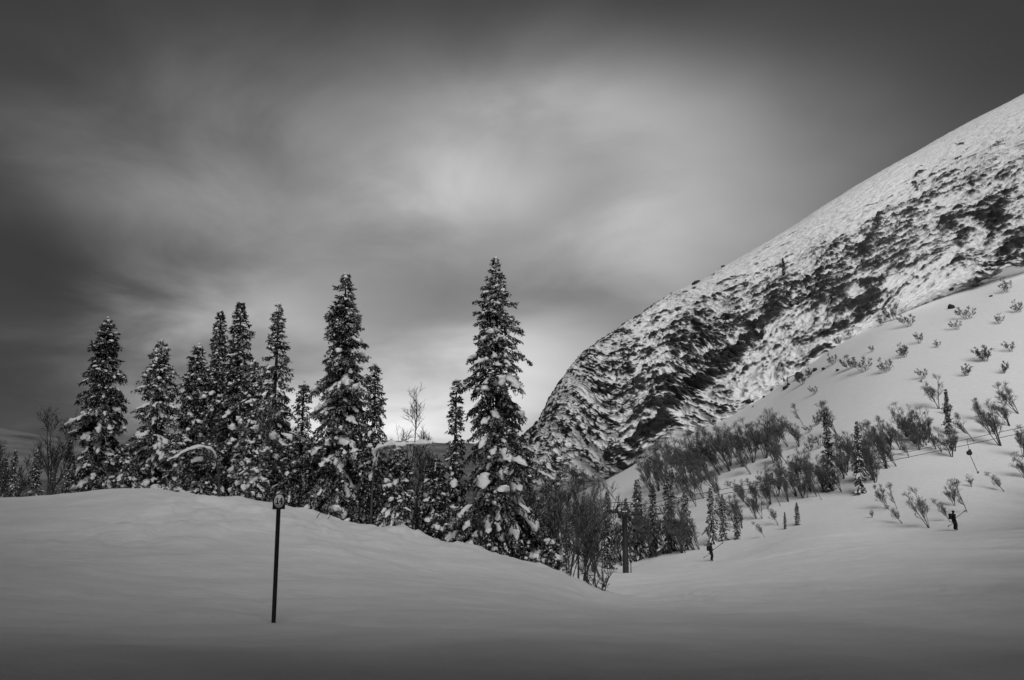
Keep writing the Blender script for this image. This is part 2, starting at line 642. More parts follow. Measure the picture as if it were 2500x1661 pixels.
# ------------------------------------------------------------------ the mountain on the right
MC = [  # columns: photo pixel and distance, from the buried foot over the cliff to the skyline and the back
    [(1150, 1270, 345), (1160, 1225, 334), (1185, 1180, 336), (1200, 1150, 340), (1214, 1126, 346), (1224, 1108, 354), (1270, 1130, 385), (1360, 1180, 435)],
    [(1300, 1260, 320), (1305, 1190, 304), (1303, 1125, 306), (1303, 1088, 312), (1305, 1064, 321), (1308, 1044, 334), (1360, 1078, 362), (1460, 1145, 425)],
    [(1400, 1260, 300), (1400, 1180, 284), (1400, 1080, 286), (1400, 1005, 292), (1400, 940, 303), (1405, 882, 322), (1460, 905, 355), (1580, 980, 420)],
    [(1500, 1240, 285), (1500, 1150, 258), (1500, 1030, 264), (1500, 930, 278), (1500, 855, 298), (1503, 800, 324), (1570, 820, 365), (1700, 880, 440)],
    [(1640, 1150, 268), (1640, 1070, 242), (1640, 945, 250), (1640, 850, 268), (1640, 775, 295), (1642, 712, 330), (1710, 735, 375), (1850, 800, 450)],
    [(1780, 1110, 262), (1780, 1020, 228), (1780, 865, 246), (1780, 775, 266), (1780, 705, 296), (1782, 640, 336), (1860, 660, 385), (2000, 720, 470)],
    [(1930, 1020, 256), (1930, 930, 222), (1930, 770, 244), (1930, 690, 266), (1930, 622, 300), (1932, 556, 346), (2010, 575, 400), (2150, 640, 480)],
    [(2100, 900, 256), (2100, 805, 220), (2100, 665, 244), (2100, 585, 270), (2100, 520, 308), (2102, 448, 360), (2180, 465, 420), (2320, 530, 500)],
    [(2300, 790, 246), (2300, 700, 222), (2300, 595, 240), (2300, 505, 268), (2300, 425, 310), (2302, 332, 368), (2380, 350, 430), (2520, 420, 520)],
    [(2500, 730, 238), (2500, 628, 216), (2500, 515, 236), (2500, 415, 266), (2500, 325, 310), (2503, 229, 372), (2590, 245, 440), (2730, 320, 540)],
    [(2760, 640, 232), (2760, 540, 212), (2760, 420, 232), (2760, 320, 262), (2760, 220, 306), (2765, 110, 370), (2860, 125, 440), (3000, 220, 540)],
    [(3150, 560, 225), (3150, 450, 208), (3150, 330, 228), (3150, 220, 258), (3150, 110, 302), (3155, -30, 365), (3280, -10, 440), (3420, 100, 540)],
]


def catmull(P, n):
    """resample control points (k, ..., 3) along axis 0 to n points (or at given places)"""
    k = P.shape[0]
    t = np.linspace(0, k - 1 - 1e-6, n) if np.isscalar(n) else np.clip(n, 0, k - 1 - 1e-6)
    i = np.floor(t).astype(int)
    f = (t - i).reshape((-1,) + (1,) * (P.ndim - 1))
    a, b, c, d = (P[np.clip(i + o, 0, k - 1)] for o in (-1, 0, 1, 2))
    return 0.5 * (2 * b + (c - a) * f + (2 * a - 5 * b + 4 * c - d) * f * f + (3 * b - a - 3 * c + d) * f ** 3)


def project(P):
    d = P - EYE
    c, s = math.cos(PITCH), math.sin(PITCH)
    fw = d[..., 1] * c + d[..., 2] * s
    up = -d[..., 1] * s + d[..., 2] * c
    return 1250 + FPX * d[..., 0] / fw, 830.5 - FPX * up / fw


# rocky bands and bare faces seen on the mountain: centre (photo), half length, half width, direction (deg), weight
ROCK_ZONES = [
    # mottled cliff body
    (1370, 1070, 150, 70, 60, 0.46), (1530, 950, 180, 70, 50, 0.36), (1690, 850, 180, 65, 40, 0.30), (1850, 740, 180, 50, 35, 0.30), (2050, 640, 180, 55, 35, 0.24), (2250, 560, 150, 80, 40, 0.24),
    # bare black faces
    (1560, 1085, 95, 28, 44, 1.05), (1480, 1140, 50, 26, 44, 0.5), (1655, 990, 75, 26, 44, 1.0), (1735, 905, 80, 17, 42, 0.75), (1850, 805, 110, 14, 36, 0.95), (1790, 850, 60, 14, 38, 0.5), (1620, 950, 30, 20, 60, 0.5),
    (2135, 722, 42, 7, 40, 0.9), (2110, 757, 30, 5, 28, 0.9), (2160, 700, 20, 5, 30, 0.6), (2040, 790, 80, 14, 38, 0.45), (1960, 900, 110, 16, 37, 0.50), (2060, 735, 60, 12, 38, 0.5),
    (2205, 500, 30, 10, 40, 0.8), (2160, 535, 30, 8, 55, 0.6), (2330, 590, 12, 40, 20, 0.8), (2440, 490, 16, 50, -15, 0.8), (2400, 540, 20, 36, -10, 0.6), (2480, 600, 60, 22, 40, 0.8),
    (2418, 345, 15, 11, 20, 1.8), (2316, 350, 9, 5, 30, 1.6), (2334, 380, 10, 6, 40, 1.6), (2240, 455, 20, 4, 45, 0.9),
    (2320, 705, 45, 9, 28, 1.1), (2270, 722, 26, 8, 20, 0.9), (2420, 655, 45, 9, 22, 0.9), (2350, 735, 16, 5, 30, 0.9), (2130, 590, 10, 40, 10, 0.4), (2180, 840, 12, 5, 20, 0.6),
]
SNOW_ZONES = [(1880, 690, 110, 20, 30, 0.35), (2000, 560, 160, 26, 30, 0.5), (2200, 430, 200, 30, 30, 0.5), (2420, 290, 160, 36, 27, 0.6), (1700, 720, 120, 18, 30, 0.3), (2280, 650, 90, 20, 35, 0.5), (1620, 900, 40, 14, 45, 0.3), (2420, 720, 160, 26, 30, 0.5), (1570, 860, 40, 10, 50, 0.4)]


def build_mountain():
    C = np.array([[at(*p) for p in col] for col in MC])      # (cols, rows, 3)
    tu = np.concatenate([np.linspace(0, 9.3, 880, endpoint=False), np.linspace(9.3, 11, 60)])
    tv = np.concatenate([np.linspace(0, 0.7, 14, endpoint=False), np.linspace(0.7, 5.25, 560, endpoint=False), np.linspace(5.25, 7, 30)])
    nu, nv = len(tu), len(tv)
    P = catmull(C, tu)                                       # along
    P = np.swapaxes(catmull(np.swapaxes(P, 0, 1), tv), 0, 1)
    du = np.gradient(P, axis=0)
    dv = np.gradient(P, axis=1)
    Nn = norm(np.cross(du, dv))
    flip = np.sign((Nn * (EYE - P)).sum(-1).mean())
    Nn = Nn * flip
    Lu = np.cumsum(np.linalg.norm(du, axis=-1), axis=0)
    Lv = np.cumsum(np.linalg.norm(dv, axis=-1), axis=1)
    # strata run along the slope and dip a little towards the valley
    w = fbm(P / 24.0, 4)
    w2 = fbm(P / 18.0 + 5, 4)
    a = Lu + 5 * w
    b = Lv + 4 * w2 + 0.10 * Lu

    def unit(n):
        return n / n.std()
    ledge = unit(fbm(np.stack([a / 26.0, b / 7.0, a * 0], -1), 4, 0.5))
    blocks = unit(fbm(np.stack([a / 7.0, b / 2.6, a * 0 + 3], -1), 4, 0.6))
    fine = unit(fbm(np.stack([a / 2.6, b / 1.25, a * 0 + 11], -1), 3, 0.65))
    butt = fbm(np.stack([a / 45.0, b / 60.0, a * 0 + 7], -1), 3)
    px, py = project(P)
    zone = np.zeros(px.shape)
    for zs, sg in ((ROCK_ZONES, 1), (SNOW_ZONES, -1)):
        for cx, cy, hl, hw, ang, wt in zs:
            t = math.radians(ang)
            x, y = px - cx + 55 * w, -(py - cy) + 55 * w2
            u = (x * math.cos(t) + y * math.sin(t)) / hl
            v = (-x * math.sin(t) + y * math.cos(t)) / hw
            zone += sg * wt * np.exp(-0.5 * (u * u + v * v) ** 1.3)
    row = tv[None, :]
    craggy = sstep(0.6, 1.2, row) * (1 - 0.75 * sstep(3.6, 5.0, row) * sstep(1450, 1900, px))
    bare = np.clip(0.35 + 0.65 * zone, 0.15, 1)
    heavy = np.clip((zone - 0.45) / 0.6, 0, 1)
    thin = unit(fbm(np.stack([a / 11.0, (b + 0.35 * a) / 2.0, a * 0 + 19], -1), 3, 0.6))
    grit = unit(fbm(P / np.array([2.4, 2.4, 1.5]), 4, 0.65))
    D = (0.45 + 0.55 * sstep(1400, 1650, px)) * craggy * (0.55 * ledge * bare + 0.95 * blocks * bare + 0.34 * fine + 0.3 * thin * bare + 4.0 * butt)
    Q = P + Nn * D[..., None]
    n2 = norm(np.cross(np.gradient(Q, axis=0), np.gradient(Q, axis=1))) * flip
    lee = unit(Nn[..., 2] - n2[..., 2])                      # undercut sides stay bare, tops of ledges hold snow
    score = 0.45 * lee + (0.55 * blocks + 0.65 * fine) * (1 - 0.5 * heavy) + 0.2 * ledge + 0.35 * thin + (0.25 + 0.65 * (1 - sstep(1420, 1750, px))) * grit + 0.45 * heavy * thin
    score = unit(score)
    thr = 1.42 - 1.45 * zone - 0.2 * (1 - sstep(2.0, 3.6, row)) + 0.9 * sstep(4.0, 5.3, row) * sstep(1450, 1700, px)
    rock = np.clip(0.5 + (score - thr) * 0.26, 0, 1)
    rock = np.where(row < 0.95, np.clip(rock, 0, 0.6), rock)
    V = Q.reshape(-1, 3)
    i = np.arange(nu - 1)[:, None] * nv
    j = np.arange(nv - 1)[None]
    F = np.stack([i + j, i + j + 1, i + nv + j + 1, i + nv + j], -1).reshape(-1, 4)
    if flip > 0:
        F = F[:, ::-1]
    me = mesh_np("mountain", V, F[:, ::-1] if flip < 0 else F, M_MOUNT, True, {"rock": rock.ravel()})
    o = link("mountain", me)
    tag(o, "steep rocky mountainside with snow on its ledges, right of the valley", None, None, "structure")
    # coarse copy of the surface for placing bushes and boulders
    q = Q[::5, ::5]
    cu, cv = q.shape[:2]
    i = np.arange(cu - 1)[:, None] * cv
    j = np.arange(cv - 1)[None]
    f = np.stack([i + j, i + j + 1, i + cv + j + 1, i + cv + j], -1).reshape(-1, 4)
    return BVHTree.FromPolygons([Vector(p) for p in q.reshape(-1, 3)], f.tolist())


MOUNT_BVH = build_mountain()


def slope_hit(px, py):
    """the sight line's first meeting with the ground or the mountain"""
    d = ray(px, py)
    gh = ground_hit(px, py)
    hit = MOUNT_BVH.ray_cast(Vector(EYE), Vector(d).normalized())
    if hit[0] is not None and (gh is None or hit[0].y < gh[1]):
        return np.array(hit[0])
    return gh


# ------------------------------------------------------------------ hills across the valley
def build_far_hill(name, pts, dist, depth, seed, label):
    """a long ridge whose crest passes through the given sight lines"""
    xs = np.array([p[0] for p in pts], float)
    px = np.linspace(xs[0], xs[-1], 160)
    py = np.interp(px, xs, [p[1] for p in pts])
    crest = np.array([at(a, b, dist) for a, b in zip(px, py)])
    crest[:, 2] += 9 * fbm(np.stack([px / 60.0, px * 0, px * 0 + seed], -1), 4)
    rows = []
    for t in np.linspace(0, 1, 14):
        f = crest.copy()
        f[:, 1] += -depth * t
        f[:, 0] *= 1 - depth * t / dist * 0.6
        f[:, 2] = crest[:, 2] * (1 - t) ** 1.2 + (-45) * (1 - (1 - t) ** 1.2)
        f[:, 2] += 10 * fbm(f / 160.0 + seed, 4) * math.sin(math.pi * t)
        rows.append(f)
    back = crest.copy()
    back[:, 1] += depth
    back[:, 2] = -60
    rows.insert(0, back)
    V = np.array(rows)
    r, c = V.shape[:2]
    i = np.arange(r - 1)[:, None] * c
    j = np.arange(c - 1)[None]
    F = np.stack([i + j, i + c + j, i + c + j + 1, i + j + 1], -1).reshape(-1, 4)
    o = link(name, mesh_np(name, V.reshape(-1, 3), F, M_FAR, True))
    tag(o, label, None, None, "structure")


build_far_hill("hills", [(-2500, 1010), (-900, 1030), (-100, 1040), (60, 1052), (160, 1074), (400, 1066), (700, 1082), (950, 1078), (1100, 1080), (1300, 1092), (1500, 1100), (2600, 1080)], 3600, 1500, 3,
               "low wooded hills across the valley behind the trees")

exec_after = []


# ------------------------------------------------------------------ spruce trees
def spruce_parts(seed, H, R, dens=1.0, snow=1.0, droop=1.0, lacy=0.0, gaps=(), taper=0.8, needle=1.0, clumps=24, lean=0.0, skirt=0.04, step=1.0):
    """returns meshes: trunk with limbs, crown, snow, list of big snow clump meshes; base at the origin"""
    rng = np.random.default_rng(seed)
    lx, ly = lean, rng.normal(0, 0.01)
    # --- trunk
    zt = np.linspace(-0.35, H, 14)
    wob = np.cumsum(rng.normal(0, 0.0018 * H, (14, 2)), axis=0)
    tx = np.clip(zt, 0, None) * lx + wob[:, 0]
    ty = np.clip(zt, 0, None) * ly + wob[:, 1]
    r0 = 0.011 * H + 0.03
    trad = r0 * (1 - np.clip(zt / H, 0, 1)) ** 0.8 + 0.012
    TP = np.stack([tx, ty, zt], -1)
    trunk = Pile()
    trunk.add(*tubes(TP[None], trad[None], 9))
    # --- branches
    z = skirt * H + 0.15
    bz, baz, bt = [], [], []
    while z < H * 0.985:
        t = 1 - z / H
        n = int(rng.integers(6, 9)) if t > 0.12 else int(rng.integers(4, 7))
        a0 = rng.random() * 6.283
        skip = 0.10 + 0.25 * lacy
        for lo, hi, pr in gaps:
            if lo < z / H < hi:
                skip = pr
        tier = rng.choice([0.62, 0.8, 1.0, 1.15]) * rng.uniform(0.9, 1.1) if t > 0.1 else rng.uniform(0.85, 1.1)
        for k in range(n):
            if rng.random() < skip:
                continue
            bt.append(tier)
            bz.append(z + rng.normal(0, 0.006 * H))
            baz.append(a0 + k * 6.283 / n + rng.normal(0, 0.28))
        z += H * (0.0095 + 0.0165 * t) * (1.0 + 0.45 * lacy) * step * (1 + 0.3 * rng.normal()) + 0.02
    bz, baz, bt = np.array(bz), np.array(baz), np.array(bt)
    B = len(bz)
    t = np.clip(1 - bz / H, 0.01, 1)
    ph = rng.random(4) * 6.283
    uneven = 1 + 0.13 * np.sin(baz * 2 + ph[0] + bz / H * 9) + 0.13 * np.sin(baz + ph[1] - bz / H * 17) + 0.10 * np.sin(bz / H * 31 + ph[2])
    L = (R * t ** (taper + 0.12) * 0.86 * uneven * bt * (0.70 + 0.42 * rng.random(B)) + 0.11) / np.cos(np.radians(20))
    L *= np.where(t > 0.90, 0.85, 1.0) * (0.25 + 0.75 * sstep(0, 0.07, t))
    p0 = np.radians(22 - 50 * t ** 0.5 + rng.normal(0, 10, B))
    p1 = p0 - np.radians((16 + 26 * rng.random(B)) * droop * (0.5 + 0.5 * t))
    s = np.linspace(0, 1, 7)[None]
    ang = p0[:, None] + (p1 - p0)[:, None] * s ** 0.8
    ang[:, -2:] += np.radians(10 * rng.random(B))[:, None]
    dr = np.cos(ang) * (L / 6)[:, None]
    dz = np.sin(ang) * (L / 6)[:, None]
    rr = np.concatenate([np.zeros((B, 1)), np.cumsum(dr[:, 1:], 1)], 1)
    zz = np.concatenate([np.zeros((B, 1)), np.cumsum(dz[:, 1:], 1)], 1)
    azp = baz[:, None] + rng.normal(0, 0.12, (B, 1)) * s
    bx0 = np.interp(bz, zt, tx)
    by0 = np.interp(bz, zt, ty)
    BP = np.stack([bx0[:, None] + rr * np.cos(azp), by0[:, None] + rr * np.sin(azp), bz[:, None] + zz], -1)
    BP[..., 2] = np.maximum(BP[..., 2], 0.04 + 0.10 * rng.random((B, 1)))
    BR = (0.006 + 0.011 * L)[:, None] * (1 - 0.85 * s)
    trunk.add(*tubes(BP, BR, 4))
    # --- needles: side twigs along every branch, short needle sprays along every twig
    nt = np.maximum(4, (L / 0.034 * dens * (1 - 0.45 * lacy)).astype(int))
    bi = np.repeat(np.arange(B), nt)
    sj = 0.08 + 0.93 * rng.random(len(bi)) ** 0.72
    f = sj * 6
    k0 = np.clip(f.astype(int), 0, 5)
    fr = (f - k0)[:, None]
    pos = BP[bi, k0] * (1 - fr) + BP[bi, k0 + 1] * fr
    tan = norm(BP[bi, k0 + 1] - BP[bi, k0])
    side = norm(np.cross(tan, np.array([0, 0, 1.0])))
    sg = np.where(rng.random(len(bi)) < 0.5, -1.0, 1.0)[:, None]
    tl = (0.12 + 0.30 * L[bi] * (1.05 - sj) * rng.random(len(bi)) + 0.10 * rng.random(len(bi)) * (L[bi] > 0.45)) * (0.8 + 0.4 * rng.random(len(bi)))
    tl = np.clip(tl, 0.10, 0.46) * (1 + 0.25 * lacy)
    dn = np.array([0, 0, -1.0]) * ((0.15 + 0.95 * rng.random(len(bi)) * droop) * (0.5 + 0.8 * t[bi]))[:, None]
    td = norm(0.55 * tan + side * sg * (0.25 + 0.8 * rng.random((len(bi), 1))) + dn + np.array([0, 0, 0.25]) * (t[bi] < 0.25)[:, None])
    nk = 3 + (tl / 0.034 / needle).astype(int)
    ti = np.repeat(np.arange(len(bi)), nk)
    q = rng.random(len(ti)) ** 0.9
    npos = pos[ti] + td[ti] * (tl[ti] * q)[:, None] + np.array([0, 0, -1.0]) * (0.12 * tl[ti] * q * q)[:, None]
    nd = norm(td[ti] * 0.8 + norm(rng.normal(0, 1, (len(ti), 3))) * 0.75 + np.array([0, 0, -0.12]))
    nl = (0.055 + 0.060 * rng.random(len(ti))) * needle
    nw = (0.016 + 0.016 * rng.random(len(ti))) * needle
    ns = norm(np.cross(nd, norm(rng.normal(0, 1, (len(ti), 3))))) * nw[:, None]
    NV = np.stack([npos - ns, npos + ns, npos + nd * nl[:, None]], 1).reshape(-1, 3)
    NF = np.arange(len(NV)).reshape(-1, 3)
    patch = vnoise(npos * 2.3 + seed)
    frost = np.clip((rng.random(len(ti)) < 0.22 + 0.26 * snow * (patch > 0.0)) * (0.25 + 0.75 * rng.random(len(ti))), 0, 1)
    NV[:, 2] = np.maximum(NV[:, 2], -0.1)
    crown = mesh_np("crown", NV, NF, M_NEEDLE, False, {"frost": np.repeat(frost, 3)})
    # --- snow lying along the branches
    order = np.argsort(-(L * (0.4 + rng.random(B))))
    use = [k for k in range(B) if rng.random() < min(0.95, 0.72 * snow) and L[k] > 0.14]
    items = []
    for k in use:
        spans = [(rng.uniform(0.35, 0.75), rng.uniform(0.84, 1.03))] if rng.random() < 0.75 else [(rng.uniform(0.2, 0.4), rng.uniform(0.55, 0.8))]
        if L[k] > 0.5 and rng.random() < 0.6:
            spans.append((rng.uniform(0.10, 0.3), rng.uniform(0.4, 0.62)))
        if rng.random() < 0.18 and L[k] < 0.9:
            spans = [(rng.uniform(0.15, 0.35), rng.uniform(0.9, 1.03))]
        for s0, s1 in spans:
            wd = (0.046 + 0.060 * min(L[k], 1.3)) * (0.45 + 0.95 * rng.random() ** 1.3) * (0.7 + 0.3 * snow)
            wd = max(wd, 0.16 * (s1 - s0) * L[k])
            items.append((k, s0, s1, wd, wd * (0.6 + 0.5 * rng.random())))
    small, big = Pile(), []
    items.sort(key=lambda it: -(it[2] - it[1]) * L[it[0]] * it[3])
    for n_, (k, s0, s1, wd, ht) in enumerate(items):
        if n_ < clumps:
            wd, ht = wd * 1.2, ht * 1.15
        V, F = snow_sweep(rng, BP[k], s0, s1, wd, ht)
        if n_ < clumps:
            c = V.mean(0)
            big.append((c, mesh_np("snow_clump", V - c, F, M_SNOW, True)))
        else:
            small.add(V, F)
    # small lumps caught on the twigs
    m = int(len(bi) * 0.05 * snow / max(dens, 0.5))
    pick = rng.choice(len(bi), min(m, len(bi)), replace=False)
    lp = pos[pick] + td[pick] * (tl[pick] * 0.5)[:, None]
    sc = (0.025 + 0.050 * rng.random(len(pick)) ** 2) * (0.8 + 0.3 * snow)
    lumps(small, rng, lp, sc)
    # cap on the leader
    top = TP[-1]
    lumps(small, rng, np.array([top + (0, 0, -0.02), top + (0.02, 0, -0.16), top + (-0.03, 0.02, -0.3)]), np.array([0.06, 0.085, 0.09]))
    tm = Pile()
    tm = mesh_np("trunk", np.concatenate(trunk.v), np.concatenate(trunk.f4), M_BARK, True)
    F = []
    if small.f3:
        F.append(np.concatenate(small.f3))
    if small.f4:
        F.append(np.concatenate(small.f4))
    sm = mesh_np("snow", np.concatenate(small.v), F, M_SNOW, True)
    return tm, crown, sm, big


def snow_sweep(rng, path, s0, s1, wd, ht, st=10, ring=10):
    """a rounded ridge of snow lying on a stretch of branch"""
    n = len(path) - 1
    ss = np.linspace(s0, s1, st)
    f = ss * n
    k0 = np.clip(f.astype(int), 0, n - 1)
    fr = (f - k0)[:, None]
    C = path[k0] * (1 - fr) + path[k0 + 1] * fr
    T = norm(np.gradient(C, axis=0))
    S = norm(np.cross(T, np.array([0, 0, 1.0])))
    U = np.cross(S, T)
    tau = np.linspace(0, 1, st)
    env = np.sin(np.pi * (0.02 + 0.96 * tau)) ** 0.6 * (0.75 + 0.4 * tau)
    env = env * (1 + rng.normal(0, 0.16, st))
    env[0] = env[-1] = 0.05
    th = np.arange(ring) * 2 * np.pi / ring
    jit = 1 + rng.normal(0, 0.10, (st, ring))
    x = np.cos(th)[None] * wd * env[:, None] * jit
    yv = np.where(np.sin(th) > 0, np.sin(th), 0.30 * np.sin(th))[None] * ht * env[:, None] * jit
    sway = rng.normal(0, 0.10 * wd, st)
    V = C[:, None] + S[:, None] * (x + sway[:, None])[..., None] + U[:, None] * (yv + 0.05 * ht)[..., None]
    V = V + np.stack([vnoise(V * 8 + 3), vnoise(V * 8 + 31), vnoise(V * 8 + 57)], -1) * (0.55 * wd * env[:, None, None])
    return V.reshape(-1, 3), grid_tube_faces(1, st, ring)


_phi = (1 + 5 ** 0.5) / 2
_ICO_V = norm(np.array([[-1, _phi, 0], [1, _phi, 0], [-1, -_phi, 0], [1, -_phi, 0], [0, -1, _phi], [0, 1, _phi], [0, -1, -_phi], [0, 1, -_phi], [_phi, 0, -1], [_phi, 0, 1], [-_phi, 0, -1], [-_phi, 0, 1]], float))
_ICO_F = np.array([[0, 11, 5], [0, 5, 1], [0, 1, 7], [0, 7, 10], [0, 10, 11], [1, 5, 9], [5, 11, 4], [11, 10, 2], [10, 7, 6], [7, 1, 8], [3, 9, 4], [3, 4, 2], [3, 2, 6], [3, 6, 8], [3, 8, 9], [4, 9, 5], [2, 4, 11], [6, 2, 10], [8, 6, 7], [9, 8, 1]])


def lumps(pile, rng, pos, scale):
    n = len(pos)
    if n == 0:
        return
    jit = 1 + rng.normal(0, 0.18, (n, 12, 1))
    asp = np.stack([0.8 + 0.6 * rng.random(n), 0.8 + 0.6 * rng.random(n), 0.6 + 0.5 * rng.random(n)], -1)[:, None]
    V = pos[:, None] + _ICO_V[None] * jit * asp * scale[:, None, None]
    F = (_ICO_F[None] + (np.arange(n) * 12)[:, None, None]).reshape(-1, 3)
    pile.add(V.reshape(-1, 3), F)


def make_spruce(loc, label, group=None, rz=0.0, **kw):
    tm, cm, sm, big = spruce_parts(**kw)
    root = empty("spruce_tree", loc, rz)
    link("trunk", tm, root)
    tag(link("crown", cm, root), kind="stuff")
    tag(link("snow", sm, root), kind="stuff")
    for c, me in big:
        o = link("snow_clump", me, root)
        o.location = c
    tag(root, label, "spruce", group)
    return root


NEAR_GROUP = "snow laden spruces on the crest of the near hump"
#         px  top   Y   hw   settings
SPRUCES = [
    (232, 774, 31.0, 106, dict(seed=11, dens=1.05, snow=0.95, taper=0.72, droop=1.1), "leftmost snow laden spruce, beside the bare birch at the picture's dark edge"),
    (366, 830, 31.5, 104, dict(seed=12, dens=0.85, snow=1.25, taper=0.75, droop=1.2, gaps=((0.42, 0.52, 0.6),)), "spruce second from the left, heavy snow tongues and sky showing through its middle"),
    (457, 838, 32.5, 84, dict(seed=13, dens=1.0, snow=0.8, taper=0.8), "short narrow spruce, leftmost of the close row of pointed spruces"),
    (512, 758, 33.0, 70, dict(seed=14, dens=1.0, snow=0.8, taper=0.9), "slender spruce just left of the taller pointed one in the close row"),
    (562, 740, 31.5, 98, dict(seed=15, dens=1.0, snow=0.85, taper=0.82), "tallest pointed spruce in the close row left of the number sign"),
    (604, 880, 29.5, 78, dict(seed=16, dens=0.9, snow=1.3, taper=0.8, droop=1.3), "low spruce with thick snow caps in front of the close row"),
    (658, 742, 31.5, 90, dict(seed=17, dens=0.9, snow=0.85, taper=0.85, gaps=((0.55, 0.64, 0.55), (0.70, 0.74, 0.5)), step=1.15), "slender spruce with a thin see-through middle, right above the number sign"),
    (728, 930, 34.0, 60, dict(seed=18, dens=0.7, snow=0.6, lacy=0.6, taper=0.8), "thin lacy spruce standing back between two taller spruces"),
    (828, 668, 29.0, 142, dict(seed=19, dens=0.95, snow=1.05, taper=0.70, droop=1.35, gaps=((0.44, 0.50, 0.35), (0.30, 0.34, 0.45)), clumps=34), "broad tall spruce with big round snow pads, right of the number sign"),
    (908, 888, 28.6, 62, dict(seed=20, dens=0.8, snow=0.55, lacy=0.5, taper=0.6, droop=1.5), "ragged spruce with bare hanging twigs, pressed against the broad one"),
    (1107, 928, 28.5, 76, dict(seed=21, dens=0.8, snow=0.8, lacy=0.2, taper=1.25, gaps=((0.42, 0.66, 0.45), (0.66, 0.74, 0.4))), "small thin spruce with a tufted top, left of the tallest spruce"),
    (1216, 630, 27.6, 190, dict(seed=22, dens=1.0, snow=1.1, taper=0.80, droop=1.2, gaps=((0.565, 0.60, 0.55), (0.64, 0.665, 0.45)), clumps=40), "tallest spruce, standing alone before the mountain with snow on every bough"),
]
for px, top, Y, hw, kw, label in SPRUCES:
    x = ray(px, 1230)[0] * Y
    z = h1(x, Y)
    H = at(px, top, Y)[2] - z
    make_spruce((x, Y, z), label, NEAR_GROUP, H=H, R=hw / FPX * Y, **kw)

# young spruces and snow-buried bushes between the tall ones
YOUNG = [
    (300, 1085, 30.5, 55, 31, 1.5, "small snow buried spruce between the two leftmost spruces"),
    (432, 1060, 30.0, 62, 32, 1.4, "young drooping spruce in front of the gap left of the close row"),
    (500, 1075, 29.5, 60, 33, 1.3, "young spruce with drooping snowy skirts below the slender pair"),
    (612, 1045, 28.5, 62, 34, 1.6, "young spruce with round snow lumps, left of the number sign"),
    (704, 1085, 30.5, 58, 35, 0.8, "young sparse spruce behind the number sign"),
    (768, 1110, 29.5, 55, 36, 0.9, "young spruce left of the broad spruce's foot"),
    (968, 1090, 28.2, 62, 37, 1.5, "low spruce under white snow arms, right of the ragged spruce"),
    (1062, 1120, 28.0, 66, 38, 1.0, "low spreading spruce at the foot of the small thin spruce"),
    (1290, 1240, 28.2, 62, 39, 1.0, "low spruce at the right foot of the tallest spruce"),
    (1345, 1318, 25.6, 42, 40, 1.6, "snow loaded knee high spruce under the bare thicket"),
]
for px, top, Y, hw, seed, snow, label in YOUNG:
    x = ray(px, 1230)[0] * Y
    z = h1(x, Y)
    H = max(0.6, at(px, top, Y)[2] - z)
    make_spruce((x, Y, z), label, "young spruces among the tall ones", H=H, R=hw / FPX * Y, seed=seed, dens=0.9, snow=snow * 0.75, taper=0.55, droop=1.15, clumps=10, step=0.8 if H > 1.5 else 0.6)


